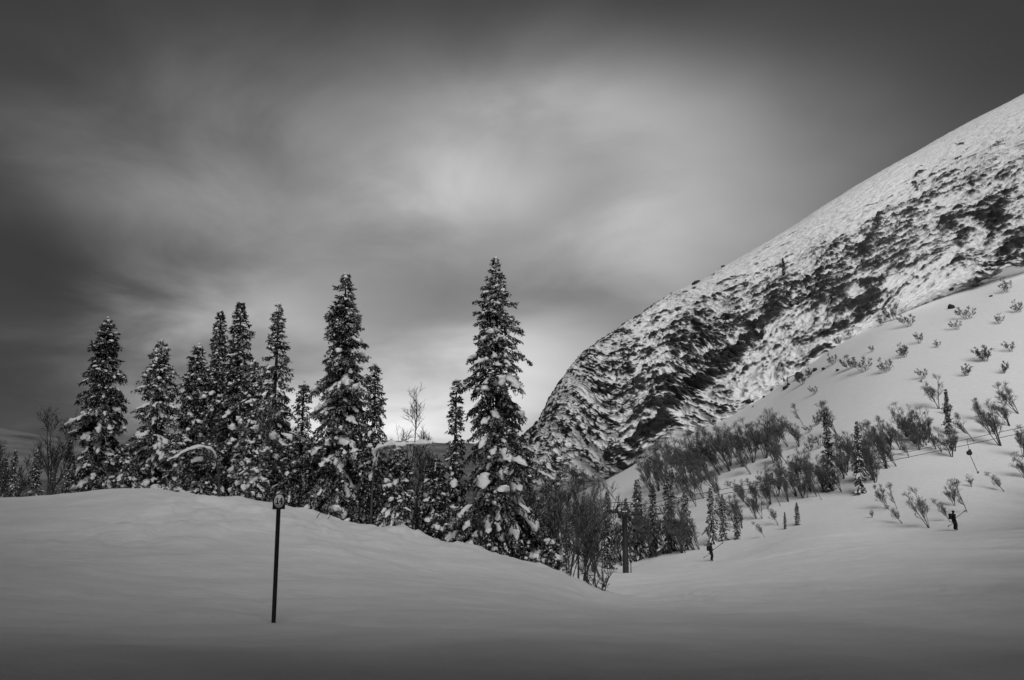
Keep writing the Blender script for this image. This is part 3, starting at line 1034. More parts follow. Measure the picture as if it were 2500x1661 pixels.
# ------------------------------------------------------------------ bare birches
def birch_parts(seed, H, stems=3, spread=0.35, lean=(0.0, 0.0), n1=10, n2=7, n3=4, rk=1.0, rtwig=0.005, frost=0.15, up=1.0, gnarl=1.0):
    """returns trunk mesh (stems and boughs) and crown mesh (fine twigs)"""
    rng = np.random.default_rng(seed)

    def grow(P0, D0, Ln, N, bend, wob):
        B = len(P0)
        P = np.zeros((B, N, 3))
        P[:, 0] = P0
        D = norm(D0)
        for k in range(1, N):
            D = norm(D + rng.normal(0, wob, (B, 3)) + np.array([0, 0, bend]))
            P[:, k] = P[:, k - 1] + D * (Ln / (N - 1))[:, None]
        return P

    def sub(P, R, n, lo, hi, lk, pitch, N, bend, wob, rbase, rtip, lmin):
        B, M, _ = P.shape
        i = np.repeat(np.arange(B), n)
        s = rng.uniform(lo, hi, len(i)) ** 0.9
        f = s * (M - 1)
        k = np.clip(f.astype(int), 0, M - 2)
        fr = (f - k)[:, None]
        p = P[i, k] * (1 - fr) + P[i, k + 1] * fr
        rad = R[i, k] * (1 - fr[:, 0]) + R[i, k + 1] * fr[:, 0]
        T = norm(P[i, k + 1] - P[i, k])
        a = norm(np.cross(T, norm(rng.normal(0, 1, (len(i), 3)))))
        th = np.radians(rng.uniform(*pitch, len(i)))[:, None]
        d = T * np.cos(th) + a * np.sin(th) + np.array([0, 0, 0.25 * up])
        Ln = np.maximum(lmin, lk * H * (1.12 - 0.75 * s)) * rng.uniform(0.6, 1.25, len(i))
        Q = grow(p, d, Ln, N, bend, wob)
        r0 = np.minimum(rad * 0.7, rbase) if rbase else rad * 0.62
        RR = r0[:, None] * np.linspace(1, 0, N)[None] + rtip
        return Q, RR
    a = rng.random(stems) * 6.283
    out = spread * (0.3 + 0.7 * rng.random(stems)) if stems > 1 else np.array([0.05])
    D0 = np.stack([np.cos(a) * out + lean[0], np.sin(a) * out + lean[1], np.ones(stems)], -1)
    P0 = np.stack([np.cos(a) * 0.06, np.sin(a) * 0.06, np.full(stems, -0.25)], -1)
    Ls = (H + 0.25) * np.linspace(1.0, 0.72, stems) * 1.02
    S = grow(P0, D0, Ls, 9, 0.05 * up, 0.07 * gnarl)
    SR = (0.007 * H + 0.010) * rk * np.linspace(1, 0.65, stems)[:, None] * np.linspace(1, 0.12, 9)[None] + rtwig * 0.6
    B1, R1 = sub(S, SR, n1, 0.22, 0.98, 0.32, (25, 60), 6, 0.10 * up, 0.14 * gnarl, None, rtwig * 0.8, 0.15)
    B2, R2 = sub(B1, R1, n2, 0.12, 1.0, 0.165, (22, 55), 5, 0.10 * up, 0.18 * gnarl, None, rtwig * 0.7, 0.08)
    trunk = Pile()
    trunk.add(*tubes(S, SR, 7))
    trunk.add(*tubes(B1, R1, 5))
    tm = mesh_np("trunk", np.concatenate(trunk.v), np.concatenate(trunk.f4), M_BIRCH, True)
    crown = Pile()
    crown.add(*tubes(B2, R2, 3))
    nb2 = crown.n
    if n3:
        B3, R3 = sub(B2, R2, n3, 0.1, 1.0, 0.095, (18, 50), 4, 0.08 * up, 0.2 * gnarl, None, rtwig * 0.6, 0.05)
        crown.add(*tubes(B3, R3, 3))
    V = np.concatenate(crown.v)
    # rime sits on the upper twig sides
    fz = (rng.random(len(V) // 3) < frost).repeat(3)
    fz = np.pad(fz.astype(float), (0, len(V) - len(fz)))
    fz *= rng.random(len(V))
    return tm, (V, np.concatenate(crown.f4), fz)


def make_birch(loc, label, group, far=False, rz=0.0, cat="birch", name="birch_tree", **kw):
    tm, (V, F, fz) = birch_parts(**kw)
    root = empty(name, loc, rz)
    link("trunk", tm, root)
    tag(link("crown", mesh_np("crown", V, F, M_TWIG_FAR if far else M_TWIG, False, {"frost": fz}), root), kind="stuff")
    tag(root, label, cat, group)
    return root


NB = [  # px, top, Y, stems, spread, seed, label
    (112, 992, 31.5, 4, 0.42, 51, "bare gnarled birch left of the leftmost spruce"),
    (32, 1075, 33.0, 4, 0.6, 52, "low bare birch in the dark left corner of the trees"),
    (722, 1040, 35.0, 3, 0.3, 53, "bare birch seen against the sky between the lacy and the broad spruce"),
    (985, 985, 30.0, 2, 0.22, 54, "bare birch rising against the bright sky in the gap left of the thin spruce"),
    (1012, 1062, 29.0, 3, 0.35, 55, "forked bare birch in the gap, before the misty far hill"),
    (1040, 1120, 30.5, 5, 0.35, 56, "low bare birch brush at the foot of the thin spruce"),
    (645, 1015, 29.0, 1, 0.1, 57, "single thin bare stem in front of the spruces above the number sign"),
    (1290, 1150, 30.5, 4, 0.35, 58, "bare birch pressed against the right side of the tallest spruce"),
    (1345, 1165, 29.0, 4, 0.28, 59, "bare many stemmed birch in the middle of the dark thicket"),
    (1413, 1160, 25.6, 3, 0.22, 60, "bare birch with a dark straight trunk at the end of the hump"),
    (1436, 1260, 25.6, 4, 0.40, 61, "leaning bare birch brush left of the lift tower"),
    (1385, 1200, 33.0, 5, 0.3, 62, "dense bare birch standing back in the thicket"),
    (1462, 1352, 23.0, 5, 0.80, 63, "low bare shrub spreading over the snow at the hump's tip"),
    (1240, 1230, 27.0, 3, 0.3, 64, "slim bare birch growing through the tallest spruce's skirts"),
    (1180, 1180, 26.6, 3, 0.25, 65, "slim bare birch before the left boughs of the tallest spruce"),
    (480, 1030, 30.6, 2, 0.2, 66, "thin bare birch before the slender pair of spruces"),
]
for px, top, Y, st, sp, seed, label in NB:
    x = ray(px, 1230)[0] * Y
    z = h1(x, Y)
    H = max(0.8, at(px, top, Y)[2] - z)
    make_birch((x, Y, z), label, "bare birches among the near spruces", seed=seed, H=H, stems=st, spread=sp, n1=9, n2=6 if H > 2.2 else 4, n3=4 if H > 2.2 else 2, rtwig=0.0055 if H > 2.2 else 0.004, frost=0.16, gnarl=1.15, rk=1.0 if st > 1 else 0.6)


# snow-bent birches: an arching stem carrying a ridge of snow, with hanging twigs
def bent_birch(pts, Y, wd, seed, label):
    rng = np.random.default_rng(seed)
    P = np.array([at(px, py, Y + dy) for px, py, dy in pts])
    P[0, 2] = h1(P[0, 0], P[0, 1]) - 0.2
    o0 = P[0].copy()
    P = catmull(P - o0, 16)
    root = empty("bent_birch", o0)
    Pile().rod(P, np.linspace(0.045, 0.012, 16), 7).build("trunk", M_BIRCH, root, True)
    s = Pile()
    for a, b in ((0.35, 0.62), (0.52, 0.82), (0.72, 1.02)):
        s.add(*snow_sweep(rng, P, a, b, wd * rng.uniform(0.8, 1.1), wd * rng.uniform(0.9, 1.2), 12, 10))
    s.build("snow_clump", M_SNOW, root, True)
    # twigs hanging from the arch
    n = 46
    k = rng.uniform(5, 15, n)
    i = np.clip(k.astype(int), 0, 14)
    p = P[i] + (P[i + 1] - P[i]) * (k - i)[:, None]
    d = norm(np.stack([rng.normal(0, 0.5, n), rng.normal(0, 0.5, n), -np.abs(rng.normal(0.9, 0.4, n))], -1))
    Ln = rng.uniform(0.15, 0.6, n)
    Q = p[:, None] + d[:, None] * (Ln[:, None] * np.linspace(0, 1, 5)[None])[..., None] + rng.normal(0, 0.02, (n, 5, 3))
    V, F = tubes(Q, np.linspace(0.008, 0.003, 5)[None] * np.ones((n, 1)), 4)
    tag(link("crown", mesh_np("crown", V, F, M_TWIG, False, {"frost": (rng.random(len(V)) < 0.2).astype(float)}), root), kind="stuff")
    tag(root, label, "birch", "birches bent over by snow")


bent_birch([(535, 1215, 0), (532, 1150, 0), (515, 1098, -0.3), (470, 1094, -0.6), (415, 1124, -0.9)], 29.0, 0.085, 71, "birch bent left in a low snow covered arch before the close spruces")
bent_birch([(905, 1290, 0), (910, 1180, 0), (925, 1098, -0.2), (980, 1088, -0.4), (1050, 1084, -0.6)], 27.6, 0.13, 72, "snow heaped level bough reaching right from the ragged spruce")

# ------------------------------------------------------------------ slope trees: prototypes, then placed copies
PROTO_SPRUCE = []
for k in range(4):
    PROTO_SPRUCE.append(spruce_parts(seed=200 + k, H=10.0, R=(1.5, 1.9, 1.25, 2.2)[k], dens=0.42, snow=(0.75, 0.9, 0.5, 1.1)[k], taper=(0.8, 0.75, 0.7, 0.8)[k], droop=1.2, needle=2.3, clumps=0, step=1.3))
PROTO_BIRCH = []
for k, (st, sp, ln) in enumerate(((4, 0.30, (-0.10, 0)), (3, 0.25, (-0.25, 0)), (5, 0.40, (-0.05, 0.1)), (2, 0.2, (-0.35, 0.1)), (6, 0.45, (-0.12, 0)), (1, 0.1, (-0.30, 0.0)))):
    tm, (V, F, fz) = birch_parts(seed=300 + k, H=5.0, stems=st, spread=sp, lean=ln, n1=14 if st < 4 else 9, n2=8, n3=5, rtwig=0.0068, frost=0.2, rk=1.3, up=0.75, gnarl=0.85)
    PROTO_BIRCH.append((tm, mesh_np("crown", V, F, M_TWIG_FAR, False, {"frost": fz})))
PROTO_BUSH = []
for k in range(3):
    tm, (V, F, fz) = birch_parts(seed=340 + k, H=2.0, stems=7, spread=0.9, lean=(-0.25, 0), n1=8, n2=6, n3=4, rtwig=0.0075, frost=0.2, rk=0.6, gnarl=0.9, up=0.7)
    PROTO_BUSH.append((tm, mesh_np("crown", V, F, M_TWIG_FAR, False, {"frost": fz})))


def place_far_spruce(px, top, base, kind, label, group, Y=None, wide=1.0):
    p = slope_hit(px, base) if Y is None else at(px, base, Y)
    if p is None:
        return
    if Y is not None:
        p[2] = h1(p[0], p[1])
    H = at(px, top, p[1])[2] - p[2]
    s = H / 10.0
    tm, cm, sm, big = PROTO_SPRUCE[kind]
    root = empty("spruce_tree", p, random.Random(int(px * 7 + base)).random() * 6.28)
    root.scale = (s * wide, s * wide, s)
    link("trunk", tm, root)
    tag(link("crown", cm, root), kind="stuff")
    tag(link("snow", sm, root), kind="stuff")
    tag(root, label, "spruce", group)


def place_far_birch(px, base, hpx, label, group, kind=None, bush=False, lean=0.0):
    p = slope_hit(px, base)
    if p is None:
        return
    rnd = random.Random(int(px * 13 + base * 7))
    H = hpx / FPX * p[1] * (1.25 if bush else 1.02)
    protos = PROTO_BUSH if bush else PROTO_BIRCH
    tm, cm = protos[kind if kind is not None else rnd.randrange(len(protos))]
    s = H / (2.0 if bush else 5.0)
    root = empty("bush" if bush else "birch_tree", p, rnd.uniform(-0.7, 0.7))
    root.rotation_euler = (rnd.uniform(-0.05, 0.05), -lean + rnd.uniform(-0.08, 0.04), rnd.uniform(-0.8, 0.8))
    w = s * rnd.uniform(0.9, 1.2)
    root.scale = (w, w, s)
    link("trunk", tm, root)
    tag(link("crown", cm, root), kind="stuff")
    tag(root, label, "bush" if bush else "birch", group)


SG = "spruces at the foot of the mountain"
for a in [
    (2029, 1004, 1199, 0, "tallest slope spruce, slender, above two tiny spruces", 0.95),
    (2103, 1028, 1206, 3, "dark slope spruce with snowy skirts, right neighbour of the slender one", 0.75),
    (2316, 950, 1062, 2, "narrow dark spruce highest on the right slope under the cable line", 1.0),
    (1917, 1250, 1291, 2, "smallest tiny spruce on the open snow below the birches", 1.3),
    (1947, 1226, 1282, 1, "tiny spruce with snowy tips, right of the smallest one", 1.2),
    (1738, 1190, 1332, 3, "dark spruce right behind the skier near the lift tower", 0.9),
    (1768, 1206, 1322, 1, "spruce just right of the one behind the tower side skier", 0.9),
    (1800, 1225, 1316, 0, "short spruce at the right end of the clump behind the tower side skier", 1.1),
    (1675, 1185, 1346, 3, "broad snowy spruce at the snow edge left of the tower side skier", 0.9),
    (1636, 1147, 1352, 1, "tall snowy spruce between the lift tower and the skier", 0.9),
    (1598, 1181, 1360, 0, "narrow snowy spruce second right of the lift tower", 1.1),
    (1562, 1166, 1368, 1, "snowy spruce just right of the lift tower", 0.9),
    (1531, 1215, 1378, 3, "snowy spruce directly behind the lift tower's head", 0.8),
    (1483, 1200, 1388, 0, "snowy spruce just left of the lift tower", 1.1),
]:
    px, top, base, k, label, wide = a
    place_far_spruce(px, top, base, k, label, SG, wide=wide)

LANDMARKS = [(1528, "lift tower"), (1675, "broad snowy spruce"), (1737, "tower side skier"), (1800, "spruce clump"), (1932, "tiny spruces"), (2029, "slender slope spruce"), (2103, "spruce with snowy skirts"), (2180, "paired leaning birches"), (2270, "round lone birch"), (2316, "narrow dark spruce"), (2360, "hanging drag bar"), (2450, "right edge")]
ORD = "first second third fourth fifth sixth seventh eighth ninth tenth eleventh twelfth thirteenth fourteenth fifteenth sixteenth seventeenth eighteenth nineteenth twentieth".split()


def belt_labels(items, belt):
    """labels by size, side of the nearest landmark below, and order from the left where several share both"""
    med = sorted(i[2] for i in items)[len(items) // 2]
    keys = {}
    for n_, (px, base, hp) in enumerate(items):
        lm = min(LANDMARKS, key=lambda q: abs(q[0] - px))
        side = "above left of" if px < lm[0] - 12 else "above right of" if px > lm[0] + 12 else "straight above"
        keys.setdefault(f"{'tall' if hp >= med else 'low'} birch in {belt}, {side} {lm[1]}", []).append((px, n_))
    out = [None] * len(items)
    for k_, v in keys.items():
        v.sort()
        for r_, (px, n_) in enumerate(v):
            out[n_] = k_ if len(v) == 1 else f"{k_}, {ORD[r_]} from left"
    return out


SINGLES = [
    (2045, 1062, 82, 1, "lone bare birch above the tallest slope spruce"),
    (1961, 1038, 50, 5, "small bare birch highest above the birch belt, with a clear foot"),
    (1900, 1282, 50, 3, "small forked birch beside the tiny spruces"),
    (1868, 1311, 38, 3, "thin little birch on the snow between the spruce clump and the tiny spruces"),
    (2293, 999, 76, 0, "spreading bare birch left of the narrow dark spruce"),
    (2443, 1088, 100, 4, "dense dark birch over the cables near the right edge"),
    (2270, 1290, 92, 0, "round bare birch on open snow left of the rightmost skier"),
    (2363, 1254, 80, 5, "bare birch with slanting stem, just above the rightmost skier"),
    (2331, 1238, 62, 2, "bushy bare birch left of the slanting one above the rightmost skier"),
    (2322, 1274, 58, 3, "thin bare birch touching the rightmost skier's back"),
    (2205, 1280, 48, 3, "small bare birch left of the round one on open snow"),
    (2454, 1202, 52, 3, "small bare birch right of the rightmost skier"),
    (2500, 1116, 68, 4, "bare birch cut by the right edge under the cables"),
    (2502, 1168, 60, 2, "bare birch cut by the right edge, below its neighbour"),
    (2372, 1190, 28, 2, "stunted birch below the hanging drag bar"),
    (2170, 1245, 60, 1, "leaning bare birch, left one of a pair below the belt"),
    (2191, 1246, 62, 5, "leaning bare birch, right one of a pair below the belt"),
    (2130, 1266, 22, 2, "low flat birch at the left of the open snow group"),
    (2489, 1013, 82, 1, "tall leaning birch highest at the right edge"),
]
for px, base, hp, k, label in SINGLES:
    place_far_birch(px, base, hp, label, "lone birches on the snow slope", kind=k, lean=0.12)

BELT_LOW = [(1868, 1200, 60), (1945, 1213, 74), (1980, 1202, 92), (2012, 1202, 78), (1924, 1132, 84), (1847, 1268, 55), (1900, 1215, 70), (1960, 1215, 60), (1830, 1240, 70), (1880, 1235, 62), (1925, 1225, 66), (1995, 1212, 60),
            (1815, 1270, 60), (1800, 1290, 66), (1850, 1225, 60), (1780, 1262, 62), (2040, 1190, 60), (1990, 1180, 60), (1955, 1175, 64), (1905, 1180, 56)]
BR = random.Random(77)
BELT_LOW = BELT_LOW + [(a + BR.uniform(-22, 22), b + BR.uniform(-16, 14), c * BR.uniform(0.6, 1.0)) for a, b, c in BELT_LOW]
for (px, base, hp), lab in zip(BELT_LOW, belt_labels(BELT_LOW, "lower belt")):
    place_far_birch(px, base, hp, lab, "birches of the lower belt", lean=0.10)
BELT_HIGH = [(1784, 1150, 122), (1735, 1168, 118), (1870, 1120, 112), (1952, 1080, 86), (1840, 1132, 100), (1815, 1140, 96), (1760, 1160, 90), (1895, 1112, 84), (1925, 1092, 70), (1855, 1100, 66), (1715, 1175, 96), (1700, 1190, 110),
             (1680, 1180, 118), (1665, 1165, 104), (1645, 1185, 96), (1630, 1170, 80), (1800, 1118, 84), (1770, 1125, 90), (1690, 1215, 80), (1720, 1220, 80), (1750, 1205, 76), (1610, 1200, 84), (1590, 1190, 70), (1880, 1080, 60), (1910, 1070, 52)]
BELT_HIGH = BELT_HIGH + [(a + BR.uniform(-24, 24), b + BR.uniform(-14, 22), c * BR.uniform(0.55, 0.9)) for a, b, c in BELT_HIGH]
for (px, base, hp), lab in zip(BELT_HIGH, belt_labels(BELT_HIGH, "upper thicket")):
    place_far_birch(px, base, hp, lab, "birches of the upper thicket", lean=0.12)
BELT_FOOT = [(1478 + 17 * k + BR.uniform(-7, 7), 1388 - 2.6 * k + BR.uniform(-14, -4), BR.uniform(70, 125)) for k in range(15)]
for (px, base, hp), lab in zip(BELT_FOOT, belt_labels(BELT_FOOT, "foot wood")):
    place_far_birch(px, base, hp, lab, "birches between the spruces by the lift tower", lean=0.03)
BELT_RIGHT = [(2068, 1154, 80), (2135, 1174, 100), (2143, 1167, 86), (2180, 1124, 106), (2166, 1146, 100), (2215, 1070, 80), (2261, 1076, 76), (2324, 1118, 70), (2150, 1110, 80), (2200, 1100, 80), (2235, 1085, 66), (2085, 1125, 76), (2110, 1140, 84),
              (2130, 1120, 70), (2175, 1085, 64), (2245, 1100, 60), (2280, 1090, 60), (2300, 1105, 56), (2190, 1140, 60), (2220, 1120, 56), (2240, 1062, 56), (2060, 1170, 70)]
BELT_RIGHT = BELT_RIGHT + [(a + BR.uniform(-24, 24), b + BR.uniform(-18, 14), c * BR.uniform(0.55, 0.9)) for a, b, c in BELT_RIGHT]
for (px, base, hp), lab in zip(BELT_RIGHT, belt_labels(BELT_RIGHT, "right belt")):
    place_far_birch(px, base, hp, lab, "birches of the right belt", lean=0.14)
BELT_END = [(2380, 1080, 68), (2401, 1027, 54), (2465, 1042, 56), (2420, 1060, 50), (2360, 1060, 44)]
for (px, base, hp), lab in zip(BELT_END, belt_labels(BELT_END, "cable group")):
    place_far_birch(px, base, hp, lab, "birches beyond the cables", lean=0.14)
BUSHES = [(2079, 903, 28), (2114, 910, 34), (2170, 910, 28), (2037, 890, 22), (2258, 927, 22), (2212, 873, 28), (1960, 940, 24), (1974, 922, 18), (1991, 964, 18), (1921, 940, 18), (2450, 912, 24), (2408, 884, 32), (2360, 918, 24),
          (1995, 1038, 24), (1977, 1059, 16), (2002, 1094, 28), (1980, 1101, 20), (2182, 782, 32), (2222, 800, 28), (2153, 796, 18), (2077, 822, 20), (2367, 782, 28), (2461, 715, 28), (2246, 840, 22), (2206, 867, 18), (2403, 880, 28), (2492, 764, 24),
          (2340, 806, 20), (2470, 860, 22), (2050, 842, 16), (2130, 860, 14), (2290, 850, 14), (2320, 1010, 20), (2440, 790, 18)]
BUSHES.sort(key=lambda q: q[1])
for n_, (px, base, hp) in enumerate(BUSHES):
    tier = n_ * 3 // len(BUSHES)
    mates = sorted(q[0] for i_, q in enumerate(BUSHES) if i_ * 3 // len(BUSHES) == tier)
    place_far_birch(px, base, hp, f"small bare bush on open snow, {ORD[mates.index(px)]} from left of the {('topmost', 'middle', 'lowest')[tier]} scatter", "bushes on the open snow", bush=True)
MBUSH = [(1880, 706, 22), (1892, 700, 16), (1818, 706, 16), (1785, 738, 20), (1822, 704, 14), (1866, 716, 12), (1596, 794, 14), (1840, 726, 12), (1905, 690, 12), (1700, 770, 10)]
MBUSH.sort()
for n_, (px, base, hp) in enumerate(MBUSH):
    place_far_birch(px, base, hp, f"tiny bush on the mountain's snowy shoulder, {ORD[n_]} from left", "bushes on the mountain shoulder", bush=True)
place_far_spruce(1914, 629, 672, 2, "tiny lone spruce high on the snowy mountain shoulder", None, wide=1.6)

# dark wood filling the gully between the hump and the lift
rnd = random.Random(5)
for k in range(18):
    px = 1255 + rnd.random() * 215
    Y = 58 + rnd.random() * 75
    z = h1(ray(px, 1250)[0] * Y, Y)
    x = ray(px, 1250)[0] * Y
    d = project(np.array([x, Y, z]))[1]
    top = 1165 + rnd.random() * 60 + abs(px - 1390) * 0.05
    if k % 3 == 0:
        place_far_spruce(px, top, d, rnd.randrange(4), "dark spruce in the gully wood between hump and mountain", "spruces of the gully wood", Y=Y)
    else:
        tm, cm = PROTO_BIRCH[rnd.randrange(6)]
        H = at(px, top, Y)[2] - z
        root = empty("birch_tree", (x, Y, z), rnd.random() * 6.28)
        root.scale = (H / 5 * 0.8, H / 5 * 0.8, H / 5)
        link("trunk", tm, root)
        tag(link("crown", cm, root), kind="stuff")
        tag(root, "bare birch in the gully wood between hump and mountain", "birch", "birches of the gully wood")

# added unseen wood around the viewer, placed to darken the foreground and sides
rnd2 = random.Random(8)
SHADE_WOOD = []
for row_, (yy, n_) in enumerate(((-5.5, 15), (-8.0, 16), (-11.0, 16), (-15.0, 15))):
    for k in range(n_):
        SHADE_WOOD.append((-24 + 56 * (k + 0.5) / n_ + rnd2.uniform(-1.0, 1.0), yy + rnd2.uniform(-0.9, 0.9), rnd2.uniform(15, 22)))
for x, yy in ((-9.5, -2), (-12, 1.5), (-13, 5), (-15.5, 8.5), (-17.5, 12), (-20.5, 15), (-16, 3), (-19, 8), (-23, 17), (-24, 12), (-8.5, -3.5), (-11.5, 4), (-15.5, 11), (-6.5, -4.5), (-14.5, 7),
              (10, -2), (12.5, 2), (14.5, 6), (17, 10), (20, 14), (23.5, 18), (27, 22), (31, 26), (17, 4), (21, 9), (25, 15), (30, 20)):
    SHADE_WOOD.append((x + rnd2.uniform(-0.6, 0.6), yy + rnd2.uniform(-0.6, 0.6), rnd2.uniform(14, 17.5) + (2.0 if x < 0 else 0.0)))
for k in range(18):
    yy = 29 + 3.6 * k
    SHADE_WOOD.append((0.643 * yy + 9 + (k % 3) * 3.0 + rnd2.uniform(-0.8, 0.8), yy, rnd2.uniform(12, 15)))
wood = empty("wood", (0, -10, h1(0, -10)))  # parent of the added shade trees, all out of view
tag(wood, "unseen spruce wood added behind and beside the viewpoint for its shade", None, None, "stuff")
for x, yy, H in SHADE_WOOD:
    tm, cm, sm, big = PROTO_SPRUCE[(3, 1, 3, 0)[rnd2.randrange(4)]]
    root = empty("spruce_tree", (x, yy + 10, h1(x, yy) - wood.location[2]), rnd2.random() * 6.28)
    root.parent = wood
    root.scale = (H / 10 * 1.5, H / 10 * 1.5, H / 10)
    link("trunk", tm, root)
    link("crown", cm, root)
    link("snow", sm, root)

# trees lower on the back of the hump, seen between the near trunks
for k in range(30):
    px = -60 + rnd.random() * 1280 if k > 7 else -80 + 40 * k
    if 990 < px < 1080:
        continue
    Y = 38 + rnd.random() * 14
    x = ray(px, 1250)[0] * Y
    z = h1(x, Y)
    d = project(np.array([x, Y, z]))[1]
    place_far_spruce(px, 1075 + rnd.random() * 70, d, rnd.randrange(4), "dark spruce half hidden behind the near row of spruces", "spruces behind the near row", Y=Y)


# ------------------------------------------------------------------ number sign on its post
def build_sign():
    base = at(668, 1518, 12.0)
    base[2] = h1(base[0], base[1])
    top = at(680, 1206, 12.0)
    Hh = top[2] - base[2]
    root = empty("piste_sign", base, math.radians(20))
    k = 12.0 / FPX
    Pile().rod([(0, 0, -0.4), (0.0, 0, Hh * 0.5), (0.0, 0, Hh - 0.06)], 0.031, 10).build("post", M_POST, root, True)
    pw, ph = 27 * k / math.cos(0.35), 36 * k
    c = Hh - ph / 2
    p = Pile().box((0, -0.034, c), (pw, 0.006, ph))
    o = p.build("panel", M_PANEL, root)
    bv = o.modifiers.new("bevel", 'BEVEL')
    bv.width = 0.004
    # white oval disc
    n = 40
    t = np.arange(n) * 2 * np.pi / n
    rx, rz = pw * 0.41, ph * 0.44
    ring = np.stack([np.cos(t) * rx, np.zeros(n), np.sin(t) * rz + 0.006], -1)
    V = np.vstack([ring + (0, -0.0395, c), ring + (0, -0.0370, c)])
    F4 = [[i, (i + 1) % n, n + (i + 1) % n, n + i] for i in range(n)]
    Vc = np.vstack([V, [0, -0.0395, c + 0.006]])
    F3 = [[(i + 1) % n, i, 2 * n] for i in range(n)]
    disc = link("disc", mesh_np("disc", Vc, [np.array(F3), np.array(F4)], M_DISC), root)
    # the number 14, slab serif strokes
    s = rz * 1.02

    def stroke(pile, pts, y=-0.0410):
        P = np.array([[a * s, y, b * s + c + 0.006] for a, b in pts])
        Q = P + (0, 0.0013, 0)
        m = len(P)
        pile.add(np.vstack([P, Q]), np.array([[i, (i + 1) % m, m + (i + 1) % m, m + i] for i in range(m)]))
        pile.add(P, np.array([[0, i, i + 1] for i in range(1, m - 1)]))
    one = Pile()
    stroke(one, [(-0.32, -0.42), (-0.14, -0.42), (-0.14, 0.48), (-0.27, 0.48)][::1])
    stroke(one, [(-0.52, 0.24), (-0.32, 0.30), (-0.28, 0.479), (-0.44, 0.37)], -0.0411)
    stroke(one, [(-0.50, -0.44), (-0.00, -0.44), (-0.00, -0.30), (-0.50, -0.30)], -0.0412)
    one.build("digit", M_PRINT, disc)
    four = Pile()
    stroke(four, [(0.30, -0.46), (0.46, -0.46), (0.46, 0.48), (0.30, 0.48)])
    stroke(four, [(0.02, -0.16), (0.58, -0.16), (0.58, -0.03), (0.02, -0.03)], -0.0411)
    stroke(four, [(0.02, -0.10), (0.16, -0.10), (0.40, 0.47), (0.27, 0.47)], -0.0412)
    stroke(four, [(0.20, -0.48), (0.56, -0.48), (0.56, -0.36), (0.20, -0.36)], -0.0413)
    four.build("digit", M_PRINT, disc)
    tag(root, "thin dark piste marker post with the number 14 on a white oval", "sign")


build_sign()

# two dead sticks poking from the snow below the broad spruce
for (a, b), seed, label in ((((768, 1268), (786, 1248)), 1, "left one of two dead sticks poking from the snow below the broad spruce"), (((797, 1274), (808, 1255)), 2, "right one of two dead sticks poking from the snow below the broad spruce")):
    Y = 25.4
    p = at(*a, Y)
    q = at(*b, Y)
    p[2] = h1(p[0], p[1]) - 0.1
    pts = np.linspace(p, q, 5)
    pts[1:-1] += np.random.default_rng(seed).normal(0, 0.01, (3, 3))
    o = Pile().rod(pts - p, np.linspace(0.014, 0.009, 5), 6).build("stick", M_STICK, None, True)
    o.location = p
    tag(o, label, "stick")

# ------------------------------------------------------------------ drag lift: tower, ropes, hanger
TOWER_Y = 78.0
TB = at(1528, 1403, TOWER_Y)
TB[2] = h1(TB[0], TB[1])
TT = at(1521, 1252, TOWER_Y)
TH = TT[2] - TB[2]
LINE_DIR = norm(np.array([at(2330, 1298, 79)[0] - TB[0], 79 - TOWER_Y + 2.0, 0.0]))   # the line runs right, up the slope
LINE_RZ = math.atan2(LINE_DIR[1], LINE_DIR[0])


